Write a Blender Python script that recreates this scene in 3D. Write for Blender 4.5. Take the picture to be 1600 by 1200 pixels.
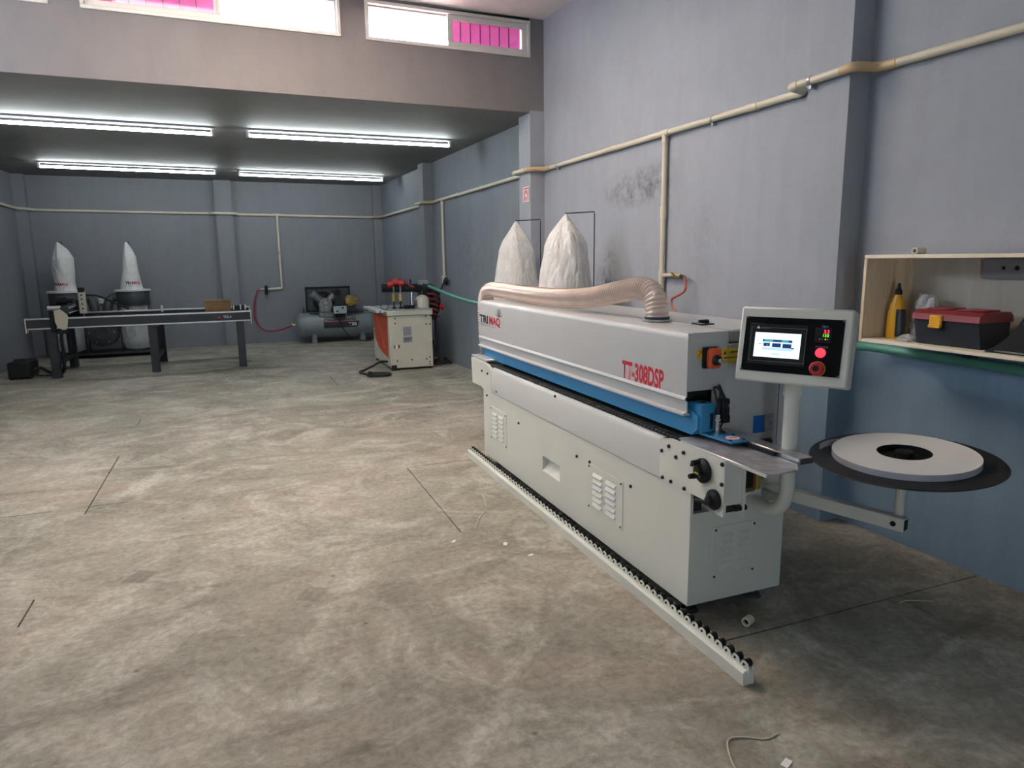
import bpy, math, random
from mathutils import Vector, Matrix, noise as mnoise
random.seed(7)
R = math.radians
scene = bpy.context.scene
for o in list(bpy.data.objects):
    bpy.data.objects.remove(o)
col = scene.collection

# ------------------------------------------------------------------ camera
F_PX, YAW, PITCH, ROLL, CAM_H = 1081.23, R(21.442), R(10.312), R(-0.779), 1.6
fwd = Vector((math.sin(YAW) * math.cos(PITCH), math.cos(YAW) * math.cos(PITCH), -math.sin(PITCH)))
rt0 = Vector((math.cos(YAW), -math.sin(YAW), 0))
up0 = rt0.cross(fwd)
rt = rt0 * math.cos(ROLL) + up0 * math.sin(ROLL)
up = up0 * math.cos(ROLL) - rt0 * math.sin(ROLL)
cam_d = bpy.data.cameras.new('camera')
cam_d.sensor_width = 36
cam_d.sensor_fit = 'HORIZONTAL'
cam_d.lens = 36 * F_PX / 1600
cam_d.clip_start, cam_d.clip_end = 0.05, 200
cam = bpy.data.objects.new('camera', cam_d)
col.objects.link(cam)
M = Matrix((rt, up, -fwd)).transposed().to_4x4()
M.translation = (0, 0, CAM_H)
cam.matrix_world = M
scene.camera = cam

# ------------------------------------------------------------------ view, world, daylight
vs = scene.view_settings
vs.view_transform = 'Standard'
vs.look = 'None'
vs.gamma = 1
vs.use_curve_mapping = False
vs.exposure = 0.70
scene.cycles.use_denoising = True
scene.cycles.max_bounces = 10
scene.cycles.diffuse_bounces = 6
scene.cycles.transparent_max_bounces = 12
scene.cycles.sample_clamp_indirect = 8

SKY_COLOR, SKY_STRENGTH = (0.78, 0.90, 1.0, 1), 13.0
w = bpy.data.worlds.new('overcast_sky')
scene.world = w
w.use_nodes = True
w.node_tree.nodes['Background'].inputs[0].default_value = SKY_COLOR
w.node_tree.nodes['Background'].inputs[1].default_value = SKY_STRENGTH

SKYLIGHT = (-0.8, 1.5, 4.1, 6.1)      # x0, x1, y0, y1 of the roof light in the hall ceiling
SIDE_WIN = (4.3, 6.6, 2.9, 3.9)      # y0, y1, z0, z1 of the high window in the left hall wall
FILL_OPENING = (-1.6, -1.0, 2.1)               # x0, x1, head height of an unseen opening added behind the camera for sky fill


sun_d = bpy.data.lights.new('sun', 'SUN')
sun_d.energy = 75.0
sun_d.angle = R(0.6)
sun_d.color = (1.0, 0.95, 0.88)
sun = bpy.data.objects.new('sun', sun_d)
col.objects.link(sun)
sun.rotation_euler = Vector((-0.62, 0.12, -0.78)).to_track_quat('-Z', 'Y').to_euler()


def portal(name, loc, rot, sx, sy):
    """Sky portal in an opening of the room shell: steers sky sampling, adds no light of its own."""
    l = bpy.data.lights.new(name, 'AREA')
    l.shape = 'RECTANGLE'
    l.size, l.size_y = sx, sy
    l.cycles.is_portal = True
    o = bpy.data.objects.new(name, l)
    col.objects.link(o)
    o.location = loc
    o.rotation_euler = rot
    return o


HALL_Z = 4.03        # hall ceiling
ALC_Z = 3.106        # alcove ceiling
REAR_Y = -3.2
portal('skylight_opening', ((SKYLIGHT[0] + SKYLIGHT[1]) / 2, (SKYLIGHT[2] + SKYLIGHT[3]) / 2, HALL_Z + 0.13), (0, 0, 0),
       SKYLIGHT[1] - SKYLIGHT[0], SKYLIGHT[3] - SKYLIGHT[2])
portal('side_window_opening', (-3.63, (SIDE_WIN[0] + SIDE_WIN[1]) / 2, (SIDE_WIN[2] + SIDE_WIN[3]) / 2), (0, R(-90), 0),
       SIDE_WIN[3] - SIDE_WIN[2], SIDE_WIN[1] - SIDE_WIN[0])
portal('rear_fill_opening', ((FILL_OPENING[0] + FILL_OPENING[1]) / 2, REAR_Y - 0.1, FILL_OPENING[2] / 2), (R(90), 0, 0), FILL_OPENING[1] - FILL_OPENING[0], FILL_OPENING[2])
portal('clerestory_opening', (0.4, 7.2, 3.83), (R(-90), 0, R(2)), 5.4, 0.36)

# ------------------------------------------------------------------ materials
MATS = {}


def mat(name, color, rough=0.5, metal=0.0, var=0.06, vscale=6.0, bump=0.0, bscale=60.0, spec=0.5, emit=None, estr=0.0,
        alpha=1.0, trans=0.0, coat=0.0):
    """Principled material with a little noise in colour and roughness."""
    m = bpy.data.materials.new(name)
    m.use_nodes = True
    nt = m.node_tree
    b = nt.nodes['Principled BSDF']
    b.inputs['Roughness'].default_value = rough
    b.inputs['Metallic'].default_value = metal
    b.inputs['Specular IOR Level'].default_value = spec
    b.inputs['Alpha'].default_value = alpha
    b.inputs['Transmission Weight'].default_value = trans
    b.inputs['Coat Weight'].default_value = coat
    tc = nt.nodes.new('ShaderNodeTexCoord')
    n = nt.nodes.new('ShaderNodeTexNoise')
    n.inputs['Scale'].default_value = vscale
    n.inputs['Detail'].default_value = 5
    nt.links.new(tc.outputs['Object'], n.inputs['Vector'])
    r = nt.nodes.new('ShaderNodeMapRange')
    r.inputs[1].default_value, r.inputs[2].default_value = 0.3, 0.7
    r.inputs[3].default_value, r.inputs[4].default_value = 1 - var, 1 + var
    nt.links.new(n.outputs['Fac'], r.inputs[0])
    mx = nt.nodes.new('ShaderNodeMix')
    mx.data_type = 'RGBA'
    mx.blend_type = 'MULTIPLY'
    mx.inputs[0].default_value = 1
    mx.inputs[6].default_value = (*color, 1)
    nt.links.new(r.outputs[0], mx.inputs[7])
    nt.links.new(mx.outputs[2], b.inputs['Base Color'])
    if bump:
        n2 = nt.nodes.new('ShaderNodeTexNoise')
        n2.inputs['Scale'].default_value = bscale
        n2.inputs['Detail'].default_value = 6
        nt.links.new(tc.outputs['Object'], n2.inputs['Vector'])
        bp = nt.nodes.new('ShaderNodeBump')
        bp.inputs['Strength'].default_value = bump
        bp.inputs['Distance'].default_value = 0.01
        nt.links.new(n2.outputs['Fac'], bp.inputs['Height'])
        nt.links.new(bp.outputs[0], b.inputs['Normal'])
    if emit:
        b.inputs['Emission Color'].default_value = (*emit, 1)
        b.inputs['Emission Strength'].default_value = estr
    MATS[name] = m
    return m


def N(nt, t, **kw):
    n = nt.nodes.new(t)
    for k, v in kw.items():
        if k.startswith('i_'):
            n.inputs[int(k[2:])].default_value = v
        else:
            setattr(n, k, v)
    return n


def noise(nt, vec, scale, detail=5, rough=0.55, dist=0.0):
    n = nt.nodes.new('ShaderNodeTexNoise')
    n.inputs['Scale'].default_value = scale
    n.inputs['Detail'].default_value = detail
    n.inputs['Roughness'].default_value = rough
    n.inputs['Distortion'].default_value = dist
    nt.links.new(vec, n.inputs['Vector'])
    return n.outputs['Fac']


def remap(nt, sock, a, b, c, d):
    r = nt.nodes.new('ShaderNodeMapRange')
    for i, v in zip((1, 2, 3, 4), (a, b, c, d)):
        r.inputs[i].default_value = v
    nt.links.new(sock, r.inputs[0])
    return r.outputs[0]


def mixc(nt, fac, a, b, blend='MIX'):
    m = nt.nodes.new('ShaderNodeMix')
    m.data_type = 'RGBA'
    m.blend_type = blend
    for i, v in ((0, fac), (6, a), (7, b)):
        if isinstance(v, bpy.types.NodeSocket):
            nt.links.new(v, m.inputs[i])
        else:
            m.inputs[i].default_value = v if i == 0 else (*v, 1)
    return m.outputs[2]


def math_n(nt, op, a, b=None):
    m = nt.nodes.new('ShaderNodeMath')
    m.operation = op
    for i, v in enumerate((a, b)):
        if v is None:
            continue
        if isinstance(v, bpy.types.NodeSocket):
            nt.links.new(v, m.inputs[i])
        else:
            m.inputs[i].default_value = v
    return m.outputs[0]


def blob(nt, pos, c, r):
    """1 at the middle of an ellipsoid, 0 outside: the place of a stain."""
    s = nt.nodes.new('ShaderNodeVectorMath')
    s.operation = 'SUBTRACT'
    nt.links.new(pos, s.inputs[0])
    s.inputs[1].default_value = c
    d = nt.nodes.new('ShaderNodeVectorMath')
    d.operation = 'DIVIDE'
    nt.links.new(s.outputs[0], d.inputs[0])
    d.inputs[1].default_value = r
    ln = nt.nodes.new('ShaderNodeVectorMath')
    ln.operation = 'LENGTH'
    nt.links.new(d.outputs[0], ln.inputs[0])
    return remap(nt, ln.outputs['Value'], 0.25, 1.0, 1, 0)


def bumpn(nt, h, strength, dist, bsdf):
    bp = nt.nodes.new('ShaderNodeBump')
    bp.inputs['Strength'].default_value = strength
    bp.inputs['Distance'].default_value = dist
    nt.links.new(h, bp.inputs['Height'])
    nt.links.new(bp.outputs[0], bsdf.inputs['Normal'])


def make_concrete():
    m = bpy.data.materials.new('concrete_floor')
    m.use_nodes = True
    nt = m.node_tree
    b = nt.nodes['Principled BSDF']
    pos = nt.nodes.new('ShaderNodeNewGeometry').outputs['Position']
    big = noise(nt, pos, 0.5, 7, 0.62, 1.2)
    mp0 = N(nt, 'ShaderNodeMapping')
    mp0.inputs['Location'].default_value = (7.3, 2.1, 4.0)
    nt.links.new(pos, mp0.inputs['Vector'])
    big2 = noise(nt, mp0.outputs[0], 0.8, 6, 0.6, 1.6)
    mid = noise(nt, pos, 1.7, 9, 0.68, 1.6)
    fine = noise(nt, pos, 26, 8, 0.72, 0.4)
    grit = noise(nt, pos, 190, 3, 0.6)
    mp = N(nt, 'ShaderNodeMapping')
    mp.inputs['Scale'].default_value = (0.6, 1.5, 1)
    mp.inputs['Rotation'].default_value = (0, 0, R(14))
    nt.links.new(pos, mp.inputs['Vector'])
    sweep = noise(nt, mp.outputs[0], 1.1, 9, 0.7, 2.4)
    c = mixc(nt, remap(nt, big, 0.34, 0.66, 0, 1), (0.175, 0.165, 0.130), (0.36, 0.338, 0.285))
    c = mixc(nt, remap(nt, big2, 0.48, 0.66, 0, 0.7), c, (0.335, 0.275, 0.225))
    c = mixc(nt, remap(nt, big2, 0.30, 0.44, 0.6, 0), c, (0.235, 0.235, 0.19))
    c = mixc(nt, remap(nt, mid, 0.46, 0.70, 0, 0.8), c, (0.52, 0.505, 0.45))
    c = mixc(nt, remap(nt, sweep, 0.50, 0.72, 0, 0.75), c, (0.13, 0.115, 0.09))
    c = mixc(nt, remap(nt, fine, 0.3, 0.7, 0, 1), mixc(nt, 1.0, c, (0.68, 0.67, 0.66), 'MULTIPLY'), mixc(nt, 1.0, c, (1.24, 1.24, 1.24), 'MULTIPLY'))
    c = mixc(nt, remap(nt, grit, 0.58, 0.72, 0, 0.4), c, (0.11, 0.095, 0.08))
    # rare dark droppings and pale dust smears
    spk = N(nt, 'ShaderNodeTexVoronoi')
    spk.inputs['Scale'].default_value = 3.2
    nt.links.new(pos, spk.inputs['Vector'])
    spd = math_n(nt, 'ADD', spk.outputs['Distance'], math_n(nt, 'MULTIPLY', fine, 0.10))
    c = mixc(nt, remap(nt, spd, 0.065, 0.105, 0.75, 0), c, (0.08, 0.07, 0.06))
    # two square trowelled patches left by old fixings
    sep = N(nt, 'ShaderNodeSeparateXYZ')
    nt.links.new(pos, sep.inputs[0])
    ca, sa = math.cos(R(59)), math.sin(R(59))
    for (px, py, kk) in ((-0.577, 3.836, 0.62), (0.232, 3.287, 0.48)):
        dx, dy = math_n(nt, 'SUBTRACT', sep.outputs[0], px), math_n(nt, 'SUBTRACT', sep.outputs[1], py)
        u = math_n(nt, 'ADD', math_n(nt, 'MULTIPLY', dx, ca), math_n(nt, 'MULTIPLY', dy, sa))
        v = math_n(nt, 'SUBTRACT', math_n(nt, 'MULTIPLY', dy, ca), math_n(nt, 'MULTIPLY', dx, sa))
        k = math_n(nt, 'MULTIPLY', remap(nt, math_n(nt, 'ABSOLUTE', u), 0.060, 0.078, 1, 0), remap(nt, math_n(nt, 'ABSOLUTE', v), 0.050, 0.064, 1, 0))
        rib = math_n(nt, 'SINE', math_n(nt, 'MULTIPLY', v, 150.0))
        k = math_n(nt, 'MULTIPLY', k, remap(nt, rib, -1, 1, kk - 0.14, kk))
        k = math_n(nt, 'MULTIPLY', k, remap(nt, fine, 0.3, 0.6, 0.75, 1.0))
        c = mixc(nt, k, c, (0.10, 0.088, 0.075))
    nt.links.new(c, b.inputs['Base Color'])
    nt.links.new(remap(nt, mid, 0.3, 0.7, 0.55, 0.85), b.inputs['Roughness'])
    b.inputs['Specular IOR Level'].default_value = 0.35
    bumpn(nt, math_n(nt, 'ADD', fine, math_n(nt, 'MULTIPLY', grit, 0.4)), 0.25, 0.006, b)
    MATS['concrete'] = m


def make_paint(name, color, var, stains=False):
    m = bpy.data.materials.new(name)
    m.use_nodes = True
    nt = m.node_tree
    b = nt.nodes['Principled BSDF']
    pos = nt.nodes.new('ShaderNodeNewGeometry').outputs['Position']
    big = noise(nt, pos, 0.9, 6, 0.6, 0.5)
    mp = N(nt, 'ShaderNodeMapping')
    mp.inputs['Scale'].default_value = (3, 3, 0.5)
    nt.links.new(pos, mp.inputs['Vector'])
    drip = noise(nt, mp.outputs[0], 2.0, 7, 0.65)
    fine = noise(nt, pos, 35, 8, 0.65)
    mid = noise(nt, pos, 7, 8, 0.7, 0.5)
    dk = tuple(v * (1 - var) for v in color)
    lt = tuple(v * (1 + var) for v in color)
    c = mixc(nt, remap(nt, big, 0.3, 0.7, 0, 1), dk, lt)
    c = mixc(nt, remap(nt, drip, 0.45, 0.8, 0, 0.35), c, tuple(v * 0.72 for v in color))
    c = mixc(nt, remap(nt, mid, 0.35, 0.7, 0, 0.2), c, tuple(min(1, v * 1.25) for v in color))
    if stains == 'low_blue':  # bluer colour mixed into the lower part of the wall
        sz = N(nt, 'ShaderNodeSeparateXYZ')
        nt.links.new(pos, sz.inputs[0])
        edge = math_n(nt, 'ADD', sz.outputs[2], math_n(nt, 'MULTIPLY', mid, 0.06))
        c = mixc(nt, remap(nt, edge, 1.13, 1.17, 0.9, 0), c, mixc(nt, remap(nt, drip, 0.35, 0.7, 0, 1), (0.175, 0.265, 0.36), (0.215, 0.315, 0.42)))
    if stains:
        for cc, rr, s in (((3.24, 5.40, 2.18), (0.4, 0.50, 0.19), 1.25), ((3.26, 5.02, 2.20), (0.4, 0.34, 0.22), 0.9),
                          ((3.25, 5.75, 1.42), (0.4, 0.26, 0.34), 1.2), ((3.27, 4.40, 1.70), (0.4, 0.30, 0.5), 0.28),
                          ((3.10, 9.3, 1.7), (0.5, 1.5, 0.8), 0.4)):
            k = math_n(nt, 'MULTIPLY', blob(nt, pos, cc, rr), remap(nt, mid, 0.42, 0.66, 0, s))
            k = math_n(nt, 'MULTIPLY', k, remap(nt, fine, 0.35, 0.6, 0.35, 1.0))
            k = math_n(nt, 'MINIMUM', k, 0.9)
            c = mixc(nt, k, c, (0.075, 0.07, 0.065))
    nt.links.new(c, b.inputs['Base Color'])
    b.inputs['Roughness'].default_value = 0.7
    b.inputs['Specular IOR Level'].default_value = 0.3
    bumpn(nt, math_n(nt, 'ADD', math_n(nt, 'MULTIPLY', mid, 0.7), fine), 0.3, 0.006, b)
    MATS[name] = m


def make_glass(name, color, mix):
    """Window pane: mostly clear, some gloss."""
    m = bpy.data.materials.new(name)
    m.use_nodes = True
    nt = m.node_tree
    out = nt.nodes['Material Output']
    nt.nodes.remove(nt.nodes['Principled BSDF'])
    t = N(nt, 'ShaderNodeBsdfTransparent')
    t.inputs[0].default_value = (*color, 1)
    g = N(nt, 'ShaderNodeBsdfGlossy')
    g.inputs['Roughness'].default_value = 0.08
    mx = N(nt, 'ShaderNodeMixShader')
    mx.inputs[0].default_value = mix
    nt.links.new(t.outputs[0], mx.inputs[1])
    nt.links.new(g.outputs[0], mx.inputs[2])
    nt.links.new(mx.outputs[0], out.inputs[0])
    MATS[name] = m


def make_translucent(name, color, tcol, ttrans, rough=0.4, gloss=0.12, wrinkle=0.0):
    """Diffuse/translucent sheet that also lets part of the light straight through."""
    m = bpy.data.materials.new(name)
    m.use_nodes = True
    nt = m.node_tree
    out = nt.nodes['Material Output']
    nt.nodes.remove(nt.nodes['Principled BSDF'])
    pos = nt.nodes.new('ShaderNodeTexCoord').outputs['Object']
    n = noise(nt, pos, 9, 4)
    cc = mixc(nt, remap(nt, n, 0.3, 0.7, 0, 1), tuple(v * 0.85 for v in color), color)
    d = N(nt, 'ShaderNodeBsdfDiffuse')
    tl = N(nt, 'ShaderNodeBsdfTranslucent')
    nt.links.new(cc, d.inputs[0])
    nt.links.new(cc, tl.inputs[0])
    if wrinkle:
        mpw = N(nt, 'ShaderNodeMapping')
        mpw.inputs['Scale'].default_value = (5, 5, 2.2)
        nt.links.new(pos, mpw.inputs['Vector'])
        vo = N(nt, 'ShaderNodeTexVoronoi')
        vo.feature = 'DISTANCE_TO_EDGE'
        vo.inputs['Scale'].default_value = 1.3
        wn_ = N(nt, 'ShaderNodeTexNoise')
        wn_.inputs['Scale'].default_value = 2.5
        nt.links.new(mpw.outputs[0], wn_.inputs['Vector'])
        ad_ = N(nt, 'ShaderNodeVectorMath')
        nt.links.new(mpw.outputs[0], ad_.inputs[0])
        nt.links.new(wn_.outputs['Color'], ad_.inputs[1])
        nt.links.new(ad_.outputs[0], vo.inputs['Vector'])
        hh = math_n(nt, 'ADD', remap(nt, vo.outputs['Distance'], 0.0, 0.35, 0, 1), noise(nt, mpw.outputs[0], 3.0, 4, 0.6, 1.0))
        bp = N(nt, 'ShaderNodeBump')
        bp.inputs['Strength'].default_value = wrinkle
        bp.inputs['Distance'].default_value = 0.03
        nt.links.new(hh, bp.inputs['Height'])
        nt.links.new(bp.outputs[0], d.inputs['Normal'])
        nt.links.new(bp.outputs[0], tl.inputs['Normal'])
    a = N(nt, 'ShaderNodeMixShader')
    a.inputs[0].default_value = 0.25 if wrinkle else 0.5
    nt.links.new(d.outputs[0], a.inputs[1])
    nt.links.new(tl.outputs[0], a.inputs[2])
    g = N(nt, 'ShaderNodeBsdfGlossy')
    g.inputs['Roughness'].default_value = rough
    b = N(nt, 'ShaderNodeMixShader')
    b.inputs[0].default_value = gloss
    nt.links.new(a.outputs[0], b.inputs[1])
    nt.links.new(g.outputs[0], b.inputs[2])
    t = N(nt, 'ShaderNodeBsdfTransparent')
    t.inputs[0].default_value = (*tcol, 1)
    e = N(nt, 'ShaderNodeMixShader')
    e.inputs[0].default_value = ttrans
    nt.links.new(b.outputs[0], e.inputs[1])
    nt.links.new(t.outputs[0], e.inputs[2])
    nt.links.new(e.outputs[0], out.inputs[0])
    MATS[name] = m


def make_wood(name, c1, c2, axis, scale=1.0):
    m = bpy.data.materials.new(name)
    m.use_nodes = True
    nt = m.node_tree
    b = nt.nodes['Principled BSDF']
    pos = nt.nodes.new('ShaderNodeTexCoord').outputs['Object']
    mp = N(nt, 'ShaderNodeMapping')
    s = [9 * scale] * 3
    s[axis] = 0.8 * scale
    mp.inputs['Scale'].default_value = s
    nt.links.new(pos, mp.inputs['Vector'])
    g = noise(nt, mp.outputs[0], 2.2, 6, 0.6, 1.5)
    c = mixc(nt, remap(nt, g, 0.3, 0.72, 0, 1), c1, c2)
    k = N(nt, 'ShaderNodeTexVoronoi')
    k.inputs['Scale'].default_value = 5
    nt.links.new(pos, k.inputs['Vector'])
    c = mixc(nt, remap(nt, k.outputs['Distance'], 0.03, 0.09, 0.8, 0), c, tuple(v * 0.3 for v in c1))
    nt.links.new(c, b.inputs['Base Color'])
    b.inputs['Roughness'].default_value = 0.7
    bumpn(nt, g, 0.15, 0.004, b)
    MATS[name] = m


make_concrete()
make_paint('wall_paint', (0.305, 0.325, 0.365), 0.06, 'low_blue')
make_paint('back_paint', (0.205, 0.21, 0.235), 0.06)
make_paint('alcove_wall_paint', (0.195, 0.215, 0.245), 0.10, True)
make_paint('beam_paint', (0.20, 0.188, 0.192), 0.05)
make_paint('alcove_ceiling_paint', (0.19, 0.188, 0.185), 0.10)
make_paint('hall_ceiling_paint', (0.86, 0.80, 0.75), 0.06)
make_glass('clear_pane', (0.97, 0.98, 1.0), 0.06)
make_translucent('roof_sheet', (0.93, 0.845, 0.78), (0.98, 0.92, 0.86), 0.10, 0.5, 0.03)
make_translucent('pink_sheet', (0.50, 0.19, 0.37), (1.0, 0.45, 0.72), 0.012, 0.5, 0.02)
make_paint('roof_bounce', (0.62, 0.38, 0.36), 0.06)
make_translucent('bag_cloth', (0.86, 0.85, 0.83), (1, 1, 1), 0.0, 0.6, 0.03, 0.55)
make_translucent('clear_plastic', (0.85, 0.86, 0.87), (0.92, 0.92, 0.92), 0.38, 0.35, 0.07, 0.6)
make_translucent('hose_plastic', (1.0, 0.88, 0.80), (0.98, 0.95, 0.93), 0.30, 0.25, 0.24)
make_wood('pine', (0.62, 0.45, 0.28), (0.78, 0.66, 0.48), 2)
make_wood('pine_long', (0.70, 0.58, 0.42), (0.82, 0.74, 0.60), 1)
make_wood('plywood', (0.50, 0.47, 0.40), (0.60, 0.57, 0.49), 2, 0.5)
make_wood('brown_board', (0.16, 0.085, 0.03), (0.24, 0.14, 0.05), 0, 0.6)

mat('white_enamel', (0.60, 0.60, 0.54), 0.38, var=0.03, vscale=3, coat=0.1)
mat('hood_enamel', (0.44, 0.45, 0.455), 0.30, var=0.02, vscale=3, coat=0.15)
mat('panel_enamel', (0.49, 0.495, 0.485), 0.36, var=0.02, vscale=3, coat=0.1)
mat('cream_enamel', (0.52, 0.50, 0.42), 0.45, var=0.06, vscale=4)
mat('blue_enamel', (0.035, 0.235, 0.47), 0.35, var=0.05)
mat('blue_dark', (0.01, 0.11, 0.42), 0.4)
mat('black_plastic', (0.010, 0.010, 0.011), 0.5, var=0.2, spec=0.3)
mat('black_gloss', (0.005, 0.005, 0.006), 0.32, var=0.1, spec=0.18)
mat('dark_cavity', (0.012, 0.015, 0.013), 0.8, var=0.3)
mat('rubber', (0.018, 0.018, 0.019), 0.75, var=0.25, bump=0.1)
mat('steel', (0.48, 0.48, 0.50), 0.30, 0.9, var=0.15, vscale=14)
mat('worn_steel', (0.40, 0.39, 0.42), 0.30, 0.4, var=0.3, vscale=18)
mat('chrome', (0.75, 0.75, 0.76), 0.14, 1.0)
mat('red_paint', (0.45, 0.02, 0.02), 0.45)
mat('red_print', (0.50, 0.015, 0.035), 0.5)
mat('black_print', (0.02, 0.02, 0.025), 0.5)
mat('grey_print', (0.22, 0.22, 0.22), 0.5)
mat('white_print', (0.78, 0.78, 0.78), 0.5)
mat('orange_plastic', (0.60, 0.085, 0.02), 0.42)
mat('orange_decal', (0.52, 0.075, 0.025), 0.5, var=0.1)
mat('yellow_decal', (0.62, 0.46, 0.03), 0.5)
mat('amber_metal', (0.16, 0.075, 0.015), 0.4, 0.3, var=0.3)
mat('pvc_cream', (0.60, 0.55, 0.43), 0.45, var=0.05)
mat('pvc_tan', (0.52, 0.38, 0.22), 0.45, var=0.08)
mat('hose_wire', (0.34, 0.22, 0.16), 0.4, 0.3)
mat('brass', (0.55, 0.42, 0.20), 0.35, 0.7)
mat('green_hose', (0.10, 0.32, 0.24), 0.45, var=0.1)
mat('red_hose', (0.30, 0.03, 0.045), 0.45)
mat('orange_hose', (0.50, 0.12, 0.07), 0.4)
mat('tank_grey', (0.19, 0.22, 0.23), 0.33, var=0.08)
mat('dark_grey_metal', (0.055, 0.06, 0.065), 0.5, 0.3, var=0.2)
mat('cast_iron', (0.27, 0.27, 0.27), 0.42, 0.6, var=0.25, vscale=20)
mat('charcoal_paint', (0.022, 0.024, 0.030), 0.45, var=0.15)
mat('motor_gold', (0.36, 0.25, 0.07), 0.42, 0.3, var=0.15)
mat('switch_grey', (0.42, 0.47, 0.50), 0.45)
mat('aluminium', (0.62, 0.62, 0.62), 0.35, 0.6)
mat('window_frame', (0.66, 0.63, 0.60), 0.4, 0.1)
mat('bone_plastic', (0.60, 0.53, 0.42), 0.5)
mat('tape_top', (0.78, 0.78, 0.77), 0.55, var=0.03)
mat('tape_edge', (0.40, 0.39, 0.42), 0.5, var=0.08)
mat('disc_black', (0.014, 0.014, 0.015), 0.5, var=0.35, vscale=3)
mat('glue_yellow', (0.66, 0.34, 0.012), 0.35)
mat('glue_label', (0.03, 0.032, 0.035), 0.4)
mat('tool_red', (0.24, 0.028, 0.035), 0.45)
mat('tool_navy', (0.012, 0.016, 0.024), 0.5)
mat('latch_yellow', (0.70, 0.36, 0.015), 0.4)
mat('plate_grey', (0.24, 0.25, 0.27), 0.5)
mat('sign_white', (0.72, 0.66, 0.66), 0.5)
mat('paper', (0.75, 0.74, 0.70), 0.8)
mat('twine', (0.50, 0.46, 0.38), 0.9)
mat('fixture_white', (0.70, 0.70, 0.68), 0.4)
mat('fixture_grey', (0.30, 0.30, 0.33), 0.45)
mat('tube_glow', (0.9, 0.95, 0.95), 0.4, emit=(0.90, 0.98, 1.0), estr=37.0)
mat('screen_glow', (0.02, 0.02, 0.02), 0.2, emit=(0.75, 1.0, 0.98), estr=0.95)
mat('led_red', (0.3, 0.01, 0.02), 0.3, emit=(1.0, 0.03, 0.12), estr=1.6)
mat('led_green', (0.05, 0.3, 0.02), 0.3, emit=(0.25, 1.0, 0.05), estr=1.1)
mat('led_orange', (0.4, 0.2, 0.02), 0.3, emit=(1.0, 0.45, 0.1), estr=1.2)
mat('button_glow', (0.5, 0.02, 0.03), 0.3, emit=(1.0, 0.06, 0.10), estr=0.75)
mat('screen_navy', (0.0, 0.0, 0.0), 0.3, emit=(0.01, 0.035, 0.14), estr=0.8)
mat('screen_teal', (0.0, 0.0, 0.0), 0.3, emit=(0.05, 0.55, 0.60), estr=0.8)
mat('screen_grey', (0.0, 0.0, 0.0), 0.3, emit=(0.42, 0.58, 0.66), estr=0.9)
mat('screen_red', (0.0, 0.0, 0.0), 0.3, emit=(0.6, 0.12, 0.10), estr=0.8)


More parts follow.
